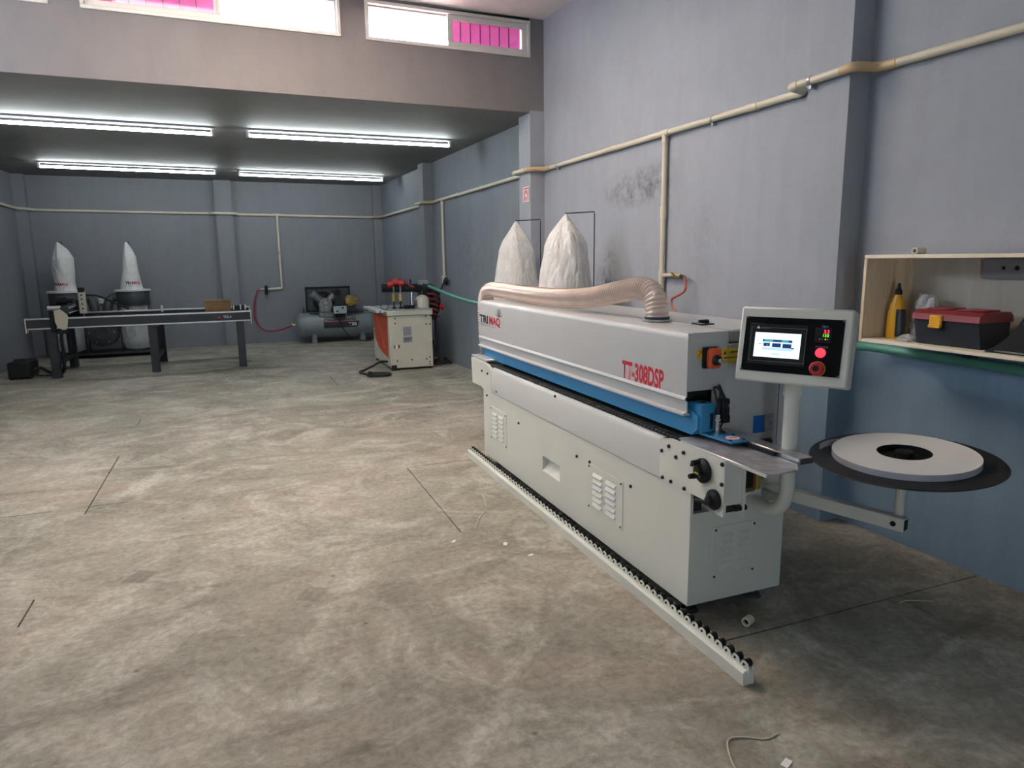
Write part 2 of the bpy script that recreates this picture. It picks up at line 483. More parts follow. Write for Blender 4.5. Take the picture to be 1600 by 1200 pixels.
# ------------------------------------------------------------------ mesh builder
class MB:
    def __init__(self):
        self.v, self.f = [], []

    def add(self, vs, fs):
        k = len(self.v)
        self.v += [Vector(p) for p in vs]
        self.f += [tuple(i + k for i in f) for f in fs]
        return self

    def box(self, x0, x1, y0, y1, z0, z1, b=0.0):
        if x0 > x1: x0, x1 = x1, x0
        if y0 > y1: y0, y1 = y1, y0
        if z0 > z1: z0, z1 = z1, z0
        if b <= 0:
            vs = [(x, y, z) for z in (z0, z1) for y in (y0, y1) for x in (x0, x1)]
            return self.add(vs, [(0, 2, 3, 1), (4, 5, 7, 6), (0, 1, 5, 4), (2, 6, 7, 3), (0, 4, 6, 2), (1, 3, 7, 5)])
        b = min(b, (x1 - x0) * .49, (y1 - y0) * .49, (z1 - z0) * .49)
        lo, hi = (x0, y0, z0), (x1, y1, z1)
        vs, idx = [], {}
        for sx in (0, 1):
            for sy in (0, 1):
                for sz in (0, 1):
                    s = (sx, sy, sz)
                    for ax in range(3):
                        p = [(hi[i] - b if s[i] else lo[i] + b) if i != ax else (hi[i] if s[i] else lo[i]) for i in range(3)]
                        idx[(s, ax)] = len(vs)
                        vs.append(p)
        fs = []
        for ax in range(3):
            u, w_ = (ax + 1) % 3, (ax + 2) % 3
            for s in (0, 1):
                q = []
                for (a, c) in ((0, 0), (1, 0), (1, 1), (0, 1)):
                    t = [0, 0, 0]
                    t[ax], t[u], t[w_] = s, a, c
                    q.append(idx[(tuple(t), ax)])
                fs.append(tuple(q) if s else tuple(reversed(q)))
        for ax in range(3):
            u, w_ = (ax + 1) % 3, (ax + 2) % 3
            for a in (0, 1):
                for c in (0, 1):
                    t0, t1 = [0] * 3, [0] * 3
                    t0[ax], t1[ax] = 0, 1
                    t0[u] = t1[u] = a
                    t0[w_] = t1[w_] = c
                    t0, t1 = tuple(t0), tuple(t1)
                    q = (idx[(t0, u)], idx[(t1, u)], idx[(t1, w_)], idx[(t0, w_)])
                    fs.append(q if (a ^ c) else tuple(reversed(q)))
        for s in [(a, b_, c) for a in (0, 1) for b_ in (0, 1) for c in (0, 1)]:
            t = (idx[(s, 0)], idx[(s, 1)], idx[(s, 2)])
            fs.append(t if (sum(s) % 2) else tuple(reversed(t)))
        return self.add(vs, fs)

    def cyl(self, p0, p1, r0, r1=None, seg=16, cap=True):
        r1 = r0 if r1 is None else r1
        p0, p1 = Vector(p0), Vector(p1)
        d = (p1 - p0).normalized()
        a = d.orthogonal().normalized()
        b = d.cross(a)
        vs, fs = [], []
        for p, r in ((p0, r0), (p1, r1)):
            for i in range(seg):
                t = 2 * math.pi * i / seg
                vs.append(p + a * (r * math.cos(t)) + b * (r * math.sin(t)))
        for i in range(seg):
            j = (i + 1) % seg
            fs.append((i, j, seg + j, seg + i))
        if cap:
            fs.append(tuple(reversed(range(seg))))
            fs.append(tuple(range(seg, 2 * seg)))
        return self.add(vs, fs)

    def lathe(self, c, prof, axis=(0, 0, 1), seg=24, cap=True):
        """prof: list of (radius, height along axis)."""
        c, d = Vector(c), Vector(axis).normalized()
        a = d.orthogonal().normalized()
        b = d.cross(a)
        vs, fs = [], []
        for (r, h) in prof:
            for i in range(seg):
                t = 2 * math.pi * i / seg
                vs.append(c + d * h + a * (r * math.cos(t)) + b * (r * math.sin(t)))
        for k in range(len(prof) - 1):
            for i in range(seg):
                j = (i + 1) % seg
                fs.append((k * seg + i, k * seg + j, (k + 1) * seg + j, (k + 1) * seg + i))
        if cap:
            fs.append(tuple(reversed(range(seg))))
            n = (len(prof) - 1) * seg
            fs.append(tuple(range(n, n + seg)))
        return self.add(vs, fs)

    def sweep(self, pts, r, seg=8, cap=True, rf=None):
        pts = [Vector(p) for p in pts]
        n = len(pts)
        T = []
        for i in range(n):
            T.append((pts[min(i + 1, n - 1)] - pts[max(i - 1, 0)]).normalized())
        a = T[0].orthogonal().normalized()
        vs, fs = [], []
        for i in range(n):
            if i:
                a = (a - T[i] * a.dot(T[i])).normalized()
            b = T[i].cross(a)
            rr = rf(i) if rf else r
            for k in range(seg):
                t = 2 * math.pi * k / seg
                vs.append(pts[i] + a * (rr * math.cos(t)) + b * (rr * math.sin(t)))
        for i in range(n - 1):
            for k in range(seg):
                j = (k + 1) % seg
                fs.append((i * seg + k, i * seg + j, (i + 1) * seg + j, (i + 1) * seg + k))
        if cap:
            fs.append(tuple(reversed(range(seg))))
            fs.append(tuple(range((n - 1) * seg, n * seg)))
        return self.add(vs, fs)

    def prism(self, poly, d):
        """poly: list of 3D points, extruded by vector d."""
        n = len(poly)
        d = Vector(d)
        vs = [Vector(p) for p in poly] + [Vector(p) + d for p in poly]
        fs = [tuple(reversed(range(n))), tuple(range(n, 2 * n))]
        for i in range(n):
            j = (i + 1) % n
            fs.append((i, j, n + j, n + i))
        return self.add(vs, fs)

    def xform(self, f):
        self.v = [Vector(f(p)) for p in self.v]
        return self

    def mesh(self, name, origin, m):
        me = bpy.data.meshes.new(name)
        me.from_pydata([p - origin for p in self.v], [], self.f)
        me.validate()
        import bmesh
        bm = bmesh.new()
        bm.from_mesh(me)
        bmesh.ops.recalc_face_normals(bm, faces=bm.faces)
        bm.to_mesh(me)
        bm.free()
        me.shade_smooth()
        me.set_sharp_from_angle(angle=R(38))
        me.materials.append(MATS[m])
        return me

    def build(self, name, m, parent=None, origin=None):
        if origin is None:
            lo = [min(p[i] for p in self.v) for i in range(3)]
            hi = [max(p[i] for p in self.v) for i in range(3)]
            origin = Vector(((lo[0] + hi[0]) / 2, (lo[1] + hi[1]) / 2, lo[2]))
        return link(name, self.mesh(name, Vector(origin), m), Vector(origin), parent)


def world_loc(o):
    p = Vector((0, 0, 0))
    while o:
        p += o.location
        o = o.parent
    return p


def link(name, me, loc, parent=None):
    o = bpy.data.objects.new(name, me)
    col.objects.link(o)
    if parent:
        o.parent = parent
        o.location = Vector(loc) - world_loc(parent)
    else:
        o.location = loc
    return o


def thing(name, label, cat, loc, group=None):
    o = bpy.data.objects.new(name, None)
    o.empty_display_size = 0.1
    col.objects.link(o)
    o.location = loc
    return tag(o, label, cat, group)


def tag(o, label, cat, group=None):
    o['label'] = label
    o['category'] = cat
    if group:
        o['group'] = group
    return o


def struct(o, label=None):
    o['kind'] = 'structure'
    if label:
        o['label'] = label
    return o


def spline(pts, n=12):
    """Catmull-Rom through the points."""
    pts = [Vector(p) for p in pts]
    out = []
    for i in range(len(pts) - 1):
        p0 = pts[max(i - 1, 0)]
        p1, p2 = pts[i], pts[i + 1]
        p3 = pts[min(i + 2, len(pts) - 1)]
        for k in range(n):
            t = k / n
            out.append(0.5 * ((2 * p1) + (p2 - p0) * t + (2 * p0 - 5 * p1 + 4 * p2 - p3) * t * t + (3 * p1 - p0 - 3 * p2 + p3) * t ** 3))
    out.append(pts[-1])
    return out


def lettering(s, size, origin, right, upv, m, parent, name='lettering', xs=1.0, align='LEFT', lift=0.0008, bold=0.0):
    cu = bpy.data.curves.new('txt', 'FONT')
    cu.body = s
    cu.size = size
    cu.align_x = align
    cu.resolution_u = 3
    cu.offset = bold
    cu.extrude = 0.0
    ob = bpy.data.objects.new('txt', cu)
    col.objects.link(ob)
    dg = bpy.context.evaluated_depsgraph_get()
    me = bpy.data.meshes.new_from_object(ob.evaluated_get(dg))
    bpy.data.objects.remove(ob)
    right, upv, origin = Vector(right), Vector(upv), Vector(origin)
    nrm = right.cross(upv).normalized()
    for v in me.vertices:
        p = v.co
        v.co = right * (p.x * xs) + upv * p.y + nrm * lift
    me.materials.clear()
    me.materials.append(MATS[m])
    me.name = name
    return link(name, me, origin, parent)


def frame_pt(c, r_, u_, n_):
    c, r_, u_, n_ = Vector(c), Vector(r_), Vector(u_), Vector(n_)
    return lambda p: c + r_ * p[0] + u_ * p[1] + n_ * p[2]


# ------------------------------------------------------------------ room shell
def XW(y):            # right wall face
    return 3.40 - 0.0352 * (y - 1)


def YB(x):            # back wall face
    return 14.6 + 0.06 * x


def YC(x):            # clerestory beam face
    return 6.963 + 0.036 * x


shR = lambda p: (XW(p[1]) + p[0], p[1], p[2])          # local x = distance into the right wall
shB = lambda p: (p[0], YB(p[0]) + p[1], p[2])
shC = lambda p: (p[0], YC(p[0]) + p[1], p[2])
LEFT_X = -3.37

# floor: sunken bed, concrete slabs, dust-filled joints
floor = MB().box(-3.6, 3.8, REAR_Y - 0.4, 15.2, -0.2, -0.02).build('floor', 'dark_cavity')
struct(floor, 'worn grey brown concrete floor in cast slabs')
XJ = [-3.6, -1.03, 1.13, 3.8]
YJ = [REAR_Y - 0.4, -0.82, 2.167, 5.15, 8.15, 11.2, 15.2]
G = 0.004
for i in range(3):
    for j in range(6):
        MB().box(XJ[i] + (G if i else 0), XJ[i + 1] - (G if i < 2 else 0), YJ[j] + (G if j else 0), YJ[j + 1] - (G if j < 5 else 0), -0.02, 0.0).build('floor_slab', 'concrete', floor)
open_y = {-1.03: [(3.48, 3.76), (5.0, 6.47), (7.66, 7.98)], 1.13: [(3.74, 5.15), (9.0, 9.9)]}
open_x = {2.167: [(1.80, 3.34)], 5.15: [(-1.55, -1.25), (-1.04, -0.58), (1.15, 1.68)], 8.15: [], 11.2: [(-2.4, -0.2)], -0.82: []}


def closed(spans, a, b):
    out, p = [], a
    for s, e in sorted(spans):
        out.append((p, s))
        p = e
    out.append((p, b))
    return out


for x, sp in open_y.items():
    for a, b in closed(sp, YJ[0], YJ[-1]):
        MB().box(x - G - .001, x + G + .001, a, b, -0.019, -0.0004).build('joint_filler', 'concrete', floor)
for y, sp in open_x.items():
    for a, b in closed(sp, XJ[0], XJ[-1]):
        MB().box(a, b, y - G - .001, y + G + .001, -0.019, -0.0004).build('joint_filler', 'concrete', floor)

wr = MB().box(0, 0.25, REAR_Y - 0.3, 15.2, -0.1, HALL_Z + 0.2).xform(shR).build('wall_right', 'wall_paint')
struct(wr, 'long grey plastered side wall with stains')
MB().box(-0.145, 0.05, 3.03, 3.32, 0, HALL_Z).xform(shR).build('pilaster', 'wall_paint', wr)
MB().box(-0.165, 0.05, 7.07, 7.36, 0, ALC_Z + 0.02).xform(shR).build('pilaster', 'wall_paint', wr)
MB().box(-0.15, 0.05, 11.13, 11.40, 0, ALC_Z + 0.02).xform(shR).build('pilaster', 'back_paint', wr)

MB().box(-0.003, 0.02, 7.361, 11.129, 0, ALC_Z).box(-0.003, 0.02, 11.401, 15.0, 0, ALC_Z).xform(shR).build('alcove_face', 'alcove_wall_paint', wr)
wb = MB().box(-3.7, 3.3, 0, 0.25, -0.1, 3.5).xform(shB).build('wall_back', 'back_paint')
struct(wb, 'dark grey back wall of the alcove')
MB().box(-0.25, 0.05, -0.13, 0.05, 0, ALC_Z + .01).xform(shB).build('pilaster', 'back_paint', wb)
MB().box(2.74, 3.1, -0.12, 0.05, 0, ALC_Z + .01).xform(shB).build('pilaster', 'back_paint', wb)
MB().box(-3.5, -3.2, -0.15, 0.05, 0, ALC_Z + .01).xform(shB).build('pilaster', 'back_paint', wb)

wl = MB()
wl.box(LEFT_X - .25, LEFT_X, SIDE_WIN[1], 15.0, -.1, HALL_Z + .2)
wl.box(LEFT_X - .25, LEFT_X, REAR_Y - .3, SIDE_WIN[0], -.1, HALL_Z + .2)
wl.box(LEFT_X - .25, LEFT_X, SIDE_WIN[0], SIDE_WIN[1], -.1, SIDE_WIN[2])
wl.box(LEFT_X - .25, LEFT_X, SIDE_WIN[0], SIDE_WIN[1], SIDE_WIN[3], HALL_Z + .2)
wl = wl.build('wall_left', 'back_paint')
struct(wl, 'grey left wall of the workshop')

wre = MB()
wre.box(LEFT_X - .3, FILL_OPENING[0], REAR_Y - .2, REAR_Y, -.1, HALL_Z + .2)
wre.box(FILL_OPENING[1], 3.8, REAR_Y - .2, REAR_Y, -.1, HALL_Z + .2)
wre.box(FILL_OPENING[0], FILL_OPENING[1], REAR_Y - .2, REAR_Y, FILL_OPENING[2], HALL_Z + .2)
struct(wre.build('wall_rear', 'wall_paint'), 'rear wall with an unseen opening added for sky fill')

# clerestory beam wall with three windows
WIN = [(-3.30, -1.22), (-1.00, 1.09), (1.32, 3.03)]
WZ0, WZ1 = 3.645, 4.0
wc = MB()
wc.box(-3.6, 3.35, 0, 0.28, ALC_Z, WZ0)
xs_ = [-3.6] + [v for p in WIN for v in p] + [3.35]
for k in range(0, len(xs_), 2):
    wc.box(xs_[k], xs_[k + 1], 0, 0.28, WZ0, WZ1)
wc.box(-3.6, 3.35, 0, 0.28, WZ1 + (0.0), HALL_Z + .15)
struct(wc.xform(shC).build('wall_clerestory', 'beam_paint'), 'pinkish grey beam wall below the high windows')

ca = MB().add([], [])
ca.box(-3.6, 3.4, 0.28, 8.3, ALC_Z, ALC_Z + 0.16)
struct(ca.xform(shC).build('ceiling_alcove', 'alcove_ceiling_paint'), 'low grey alcove ceiling')
ch = MB()
x0, x1, y0, y1 = SKYLIGHT
ch.box(-3.7, x0, REAR_Y - .3, 7.4, HALL_Z, HALL_Z + .12)
ch.box(x1, 3.8, REAR_Y - .3, 7.4, HALL_Z, HALL_Z + .12)
ch.box(x0, x1, REAR_Y - .3, y0, HALL_Z, HALL_Z + .12)
ch.box(x0, x1, y1, 7.4, HALL_Z, HALL_Z + .12)
struct(ch.build('ceiling', 'hall_ceiling_paint'), 'pale high hall ceiling')
sk = MB().box(x0 - .05, x1 + .05, y0 - .05, y1 + .05, HALL_Z + .121, HALL_Z + .125).build('window_5', 'roof_sheet')
struct(sk, 'milky roof light sheet in the hall ceiling')
sw = MB()
for k in range(4):
    yy = SIDE_WIN[0] + .025 + (SIDE_WIN[1] - SIDE_WIN[0] - .05) * k / 3
    sw.box(LEFT_X - .14, LEFT_X - .08, yy - .025, yy + .025, SIDE_WIN[2], SIDE_WIN[3])
sw.box(LEFT_X - .14, LEFT_X - .08, SIDE_WIN[0], SIDE_WIN[1], SIDE_WIN[2], SIDE_WIN[2] + .05)
sw.box(LEFT_X - .14, LEFT_X - .08, SIDE_WIN[0], SIDE_WIN[1], SIDE_WIN[3] - .05, SIDE_WIN[3])
sw = sw.build('window_4', 'window_frame')
struct(sw, 'high window band in the left wall of the hall')
MB().box(LEFT_X - .112, LEFT_X - .108, SIDE_WIN[0], SIDE_WIN[1], SIDE_WIN[2], SIDE_WIN[3]).build('pane', 'clear_pane', sw)
rfm = MB().box(-3.6, 3.4, 0.30, 8.3, ALC_Z + .17, ALC_Z + .20).xform(shC).build('roof', 'roof_bounce')  # unseen layer on the alcove roof, added to bounce pink light indoors
struct(rfm, 'unseen pink layer over the alcove roof, added to bounce light indoors')


def bar_rect(mb, x0, x1, z0, z1, t, d0, d1, b=0.004):
    mb.box(x0, x1, d0, d1, z0, z0 + t, b)
    mb.box(x0, x1, d0, d1, z1 - t, z1, b)
    mb.box(x0, x0 + t, d0, d1, z0 + t, z1 - t, b)
    mb.box(x1 - t, x1, d0, d1, z0 + t, z1 - t, b)
    return mb


def sliding_window(idx, x0, x1, xm, pink_left, label):
    f = bar_rect(MB(), x0, x1, WZ0, WZ1, 0.030, -0.012, 0.09).xform(shC).build('window_%d' % idx, 'window_frame')
    struct(f, label)
    halves = ((x0 + .03, xm), (xm, x1 - .03))
    for k, (a, b) in enumerate(halves):
        pink = (k == 0) == pink_left
        t, d0, d1 = (0.052, 0.012, 0.040) if pink else (0.016, 0.044, 0.066)
        z0 = WZ0 + 0.028
        z1 = WZ1 - 0.028
        s = bar_rect(MB(), a - (0.01 if k else 0), b + (0 if k else 0.01), z0, z1, t, d0, d1).xform(shC).build('sash', 'window_frame', f)
        MB().box(a + t - .012, b - t + .012, (d0 + d1) / 2 - .002, (d0 + d1) / 2 + .002, z0 + t - .004, z1 - t + .004).xform(shC).build('pane', 'clear_pane', s)
        if pink:
            MB().box(a + t - .03, b - t + .03, 0.155, 0.158, z0 - .01, z1 + .02).xform(shC).build('pink_sheet', 'pink_sheet', f)
            n = 7
            for q in range(1, n):
                xb = a + t + (b - a - 2 * t) * q / n
                MB().box(xb - .004, xb + .004, 0.12, 0.13, z0, z1).xform(shC).build('bar', 'dark_grey_metal', f)
    hx = xm
    MB().box(hx - .018, hx + .012, -0.006, 0.014, WZ0 + .075, WZ0 + .19, .004).xform(shC).build('latch', 'window_frame', f)
    return f


sliding_window(1, *WIN[0], -2.26, True, 'high sliding window at the far left')
sliding_window(2, *WIN[1], 0.05, True, 'high sliding window with pink left pane and white right pane')
wn = sliding_window(3, *WIN[2], 2.15, False, 'high sliding window with white left pane and pink right pane')
MB().prism([(1.9, -.004, WZ1 - .001), (3.02, -.004, WZ1 - .004), (3.02, -.004, HALL_Z - .001), (1.9, -.004, WZ1 + .006)], (0, .02, 0)).xform(shC).build('gap_shade', 'black_plastic', wn)  # black strip standing in for the shaded gap above the frame


# ------------------------------------------------------------------ fluorescent battens
def batten(xa, ya, xb, yb, label):
    a, b = Vector((xa, ya, 0)), Vector((xb, yb, 0))
    d = (b - a).normalized()
    n = Vector((-d.y, d.x, 0))
    L = (b - a).length
    c = (a + b) / 2
    t = thing('fluorescent_lamp', label, 'lamp', (c.x, c.y, ALC_Z), 'fluorescent battens under the alcove ceiling')
    f = lambda p: (a + d * p[0] + n * p[1] + Vector((0, 0, p[2])))
    MB().box(-.02, L + .02, -.045, .045, ALC_Z - .026, ALC_Z - .001, .006).xform(f).build('housing', 'fixture_grey', t)
    for s in (-.012, L - .018):
        MB().box(s, s + .03, -.016, .016, ALC_Z - .10, ALC_Z - .024, .004).xform(f).build('lamp_holder', 'fixture_white', t)
    MB().cyl((.018, 0, ALC_Z - .078), (L - .018, 0, ALC_Z - .078), .0165, seg=14).xform(f).build('tube', 'tube_glow', t)


batten(-2.55, 8.72, -0.108, 8.89, 'front left fluorescent tube nearest the beam, cut by the picture edge')
batten(0.259, 8.87, 2.69, 8.915, 'front right fluorescent tube nearest the beam')
batten(-2.577, 12.45, -0.167, 12.69, 'rear left fluorescent tube close to the back wall')
batten(0.185, 12.78, 2.64, 13.04, 'rear right fluorescent tube close to the back wall')

# ------------------------------------------------------------------ edge banding machine
LFT, UPV = (0, -1, 0), (0, 0, 1)          # reading directions on a face that looks to the left (-x)
em = thing('edge_banding_machine', 'long white edge banding machine with blue beam, touch screen console and tape turntable', 'machine', (2.05, 3.7, 0))
BX = 1.737
b = MB()
HY0, HY1, HZ0, HZ1 = 3.65, 3.905, 0.257, 0.355       # grip pocket
b.box(1.80, 2.25, 2.56, 5.035, .08, .60)
b.box(BX, 1.80, 2.56, HY0, .08, .602)
b.box(BX, 1.80, HY1, 5.035, .08, .602)
b.box(BX, 1.80, HY0, HY1, .08, HZ0)
b.box(BX, 1.80, HY0, HY1, HZ1, .602)
b.box(BX, 2.25, 2.35, 2.56, .08, .505)
b.box(BX, 1.752, 2.35, 2.56, .505, .602)
body = b.build('lower_body', 'white_enamel', em)
MB().prism([(BX, HY0, HZ0), (1.799, HY0, HZ0), (1.799, HY0, HZ1 - .015)], (0, HY1 - HY0, 0)).build('grip_pocket', 'white_enamel', body)
for (x, y) in ((1.82, 2.45), (2.18, 2.45), (1.82, 3.7), (2.18, 3.7), (1.82, 4.95), (2.18, 4.95)):
    MB().cyl((x, y, 0), (x, y, .012), .045, .035).cyl((x, y, .012), (x, y, .085), .014).build('levelling_foot', 'dark_grey_metal', em)
# upper panel with chamfered top edge
pz0, pz1 = .604, .792
MB().prism([(BX - .006, 2.58, pz0), (BX - .006, 2.58, pz1 - .028), (BX + .012, 2.58, pz1), (1.765, 2.58, pz1), (1.765, 2.58, pz0)], (0, 4.83 - 2.58, 0)).build('upper_panel', 'panel_enamel', em)
MB().box(BX - .0035, BX + .004, 2.575, 4.83, .6005, .604).box(BX - .0035, BX + .004, 2.5765, 2.5805, .604, .775).build('panel_seam', 'dark_grey_metal', em)
# far end plate that sticks out past the body
MB().prism([(BX - .008, 5.30, .815), (BX - .008, 5.28, .612), (BX - .008, 5.05, .612), (BX - .008, 5.035, .602), (BX - .008, 4.832, .602), (BX - .008, 4.832, .77), (BX - .008, 4.92, .805)], (.024, 0, 0)).build('end_plate', 'white_enamel', em)
MB().box(1.745, 1.99, 4.98, 5.34, .815, .832, .003).build('outfeed_plate', 'aluminium', em)
MB().box(1.76, 2.25, 5.05, 5.27, .615, .815, .004).build('outfeed_box', 'white_enamel', em)
# near side plate carrying the hand knobs
PX = BX - .008
plate = MB().prism([(PX, 2.578, .605), (PX, 2.225, .605), (PX, 2.165, .572), (PX, 2.128, .572), (PX, 2.128, .806), (PX, 2.50, .806), (PX, 2.578, .790)], (.014, 0, 0)).build('side_plate', 'white_enamel', em)
bolt_me = None
for i, (y, z) in enumerate([(2.506, .771), (2.397, .77), (2.451, .736), (2.56, .737), (2.549, .615), (2.484, .615), (2.384, .613), (2.141, .788), (2.139, .706), (2.335, .734)]):
    if bolt_me is None:
        bolt_me = MB().lathe((0, 0, 0), [(.0085, 0), (.0085, .006), (.006, .009), (.0, .009)], (-1, 0, 0), 10).mesh('bolt', Vector((0, 0, 0)), 'black_plastic')
    link('bolt', bolt_me, (PX, y, z), plate)
for (y, z) in [(4.302, .482), (3.418, .481), (3.262, .49), (2.832, .483), (4.726, .628), (3.709, .778), (4.95, .56)]:
    link('bolt', bolt_me, (BX, y, z), body)
for (y, z) in ((5.03, .741), (4.90, .738)):
    link('bolt', bolt_me, (PX - .001, y, z), em)


def star_knob(y, z, r, star, name):
    k = MB().lathe((PX, y, z), [(r, 0.004), (r, .014), (r * .8, .022), (r * .45, .026), (r * .42, .040), (r * .3, .042), (0, .042)], (-1, 0, 0), 28).build(name, 'black_plastic', em)
    for a in star:
        e = Vector((0, math.cos(a), math.sin(a))) * r * 0.72
        p = Vector((PX - .018, y, z)) + e
        MB().cyl(p, p + Vector((-.036, 0, 0)), r * .24, r * .20, 12).build('grip', 'black_plastic', k)
    return k


k1 = star_knob(2.255, .731, .052, (R(75), R(195), R(315)), 'speed_knob')
MB().box(PX - .046, PX - .041, 2.235, 2.262, .724, .730, .001).build('pointer', 'yellow_decal', k1)
star_knob(2.178, .632, .042, (), 'hand_wheel')
MB().cyl((PX + .02, 2.178, .632), (PX - .005, 2.178, .632), .016).cyl((PX + .0, 2.19, .612), (PX + .0, 2.31, .585), .008).build('wheel_shaft', 'black_plastic', em)
MB().box(1.744, 1.815, 2.130, 2.142, .618, .796).build('cross_cover', 'white_enamel', em)
MB().box(1.815, 1.826, 2.115, 2.60, .562, .798, .002).build('inner_plate', 'white_enamel', em)
MB().box(1.755, 1.813, 2.375, 2.58, .5055, .602).box(1.752, 1.812, 2.16, 2.37, .575, .70).build('drive_shade', 'dark_cavity', em)  # black blocks stand in for the shade inside the drive cavity
MB().box(1.76, 2.25, 2.565, 5.03, .602, .775).build('inner_frame', 'dark_cavity', em)
# feed chain
MB().box(1.765, 1.832, 2.30, 5.26, .770, .788).build('chain_track', 'dark_grey_metal', em)
fc = MB()
y = 2.36
while y < 5.24:
    fc.box(1.770, 1.820, y, y + .026, .786, .803, .004)
    fc.box(1.779, 1.811, y + .006, y + .020, .803, .8055)
    y += .031
fc = fc.build('feed_chain', 'rubber', em)
fc['kind'] = 'stuff'
# blue pressure beam
bb = MB()
bb.prism([(1.823, 2.475, .820), (1.823, 2.438, .852), (1.823, 2.438, .912), (1.823, 2.50, .935), (1.823, 5.24, .935), (1.823, 5.24, .820)], (.075, 0, 0))
bb.build('pressure_beam', 'blue_enamel', em)
MB().box(1.836, 1.915, 2.432, 2.53, .835, .962, .004).build('beam_block', 'blue_enamel', em)
MB().cyl((1.875, 2.47, .962), (1.875, 2.47, .968), .010).build('bolt', 'black_plastic', em)
MB().box(1.885, 1.90, 2.428, 2.434, .85, .92, .002).build('slot', 'black_plastic', em)
MB().prism([(1.845, 2.49, .824), (1.868, 2.262, .824), (1.955, 2.266, .824), (1.968, 2.49, .824)], (0, 0, .009)).build('infeed_plate', 'blue_enamel', em)
stk = MB().lathe((1.915, 2.315, .8335), [(.036, 0), (.036, .0012), (0, .0012)], seg=28).build('warning_sticker', 'red_print', em)
MB().lathe((1.915, 2.315, .8346), [(.030, 0), (.030, .0009), (0, .0009)], seg=28).build('sticker_field', 'white_print', stk)
MB().box(1.895, 1.935, 2.311, 2.319, .8355, .8362).build('sticker_bar', 'red_print', stk)
for (x, y) in ((1.875, 2.28), (1.945, 2.28), (1.862, 2.40), (1.955, 2.36)):
    MB().cyl((x, y, .833), (x, y, .837), .006, seg=8).build('bolt', 'black_plastic', em)
# sensor with cable bundle
s1 = MB().cyl((1.908, 2.411, .833), (1.908, 2.411, .845), .014).cyl((1.908, 2.411, .845), (1.908, 2.411, .905), .0105).cyl((1.908, 2.411, .892), (1.908, 2.411, .900), .016).cyl((1.908, 2.411, .905), (1.908, 2.411, .918), .012).build('proximity_sensor', 'chrome', em)
MB().cyl((1.908, 2.411, .918), (1.908, 2.411, .955), .011, .008).build('cable_gland', 'black_plastic', s1)
swb = MB().box(1.925, 1.965, 2.40, 2.44, .905, .985, .004).box(1.935, 1.972, 2.405, 2.435, .875, .91, .003).build('limit_switch', 'black_plastic', em)
MB().cyl((1.955, 2.40, .955), (1.955, 2.388, .955), .006, seg=8).build('screw', 'steel', swb)
for k, q in enumerate(([(1.908, 2.411, .95), (1.900, 2.42, 1.0), (1.915, 2.45, 1.03), (1.935, 2.44, 1.02), (1.945, 2.42, .98)],
                       [(1.912, 2.411, .95), (1.925, 2.42, 1.01), (1.95, 2.46, 1.035), (1.955, 2.44, 1.0), (1.955, 2.42, .98)],
                       [(1.94, 2.43, .90), (1.93, 2.43, .86), (1.942, 2.40, .835)], [(1.955, 2.43, .88), (1.95, 2.44, .85), (1.935, 2.41, .835)])):
    MB().sweep(spline(q, 8), .005, 6).build('sensor_cable', 'rubber', em)
# hood: folded sheet, thin walled
HX = 1.80
prof = [(1.822, .905), (1.786, .905), (1.786, .913), (HX + .004, .922), (HX + .004, .966), (HX - .009, .976), (HX - .006, .984), (HX, .990),
        (HX, 1.243), (HX + .004, 1.256), (HX + .013, 1.266), (HX + .027, 1.270), (2.018, 1.270)]
inn = [(2.018, 1.266), (HX + .028, 1.266), (HX + .016, 1.262), (HX + .008, 1.253), (HX + .005, 1.243), (HX + .005, .990), (HX - .001, .982),
       (HX - .004, .976), (HX + .009, .966), (HX + .009, .918), (1.822, .909)]
hood = MB().prism([(x, 2.492, z) for x, z in prof + inn], (0, 5.285 - 2.492, 0)).build('hood', 'hood_enamel', em)
hz = MB()
hz.box(HX + .003, 2.018, 2.494, 2.502, 1.012, 1.268)
hz.box(1.94, 2.018, 2.494, 2.502, .76, 1.012)
hz.build('hood_end', 'hood_enamel', em)
MB().box(HX + .004, 2.018, 5.277, 5.284, .80, 1.268).build('hood_end', 'hood_enamel', em)
MB().box(1.90, 2.02, 2.60, 5.27, .80, 1.25).box(1.83, 1.90, 2.56, 5.27, .94, 1.2).build('inner_units', 'dark_cavity', em)
lid = MB().box(2.024, 2.405, 2.492, 5.285, 1.219, 1.274, .008).build('rear_lid', 'hood_enamel', em)
cab = MB().box(2.019, 2.40, 2.497, 5.28, .70, 1.213, .003).build('rear_cabinet', 'hood_enamel', em)
MB().box(2.318, 2.3205, 2.4955, 2.4985, .70, 1.213).build('seam', 'black_plastic', cab)
MB().box(2.03, 2.40, 2.6, 5.2, .30, .70).build('rear_base', 'white_enamel', em)
lc = MB().box(2.035, 2.115, 2.72, 2.80, 1.272, 1.280, .003).cyl((2.055, 2.76, 1.287), (2.105, 2.76, 1.287), .010, seg=10).build('lid_latch', 'black_plastic', em)
MB().box(2.04, 2.062, 2.725, 2.76, 1.280, 1.2815).build('latch_tab', 'aluminium', lc)
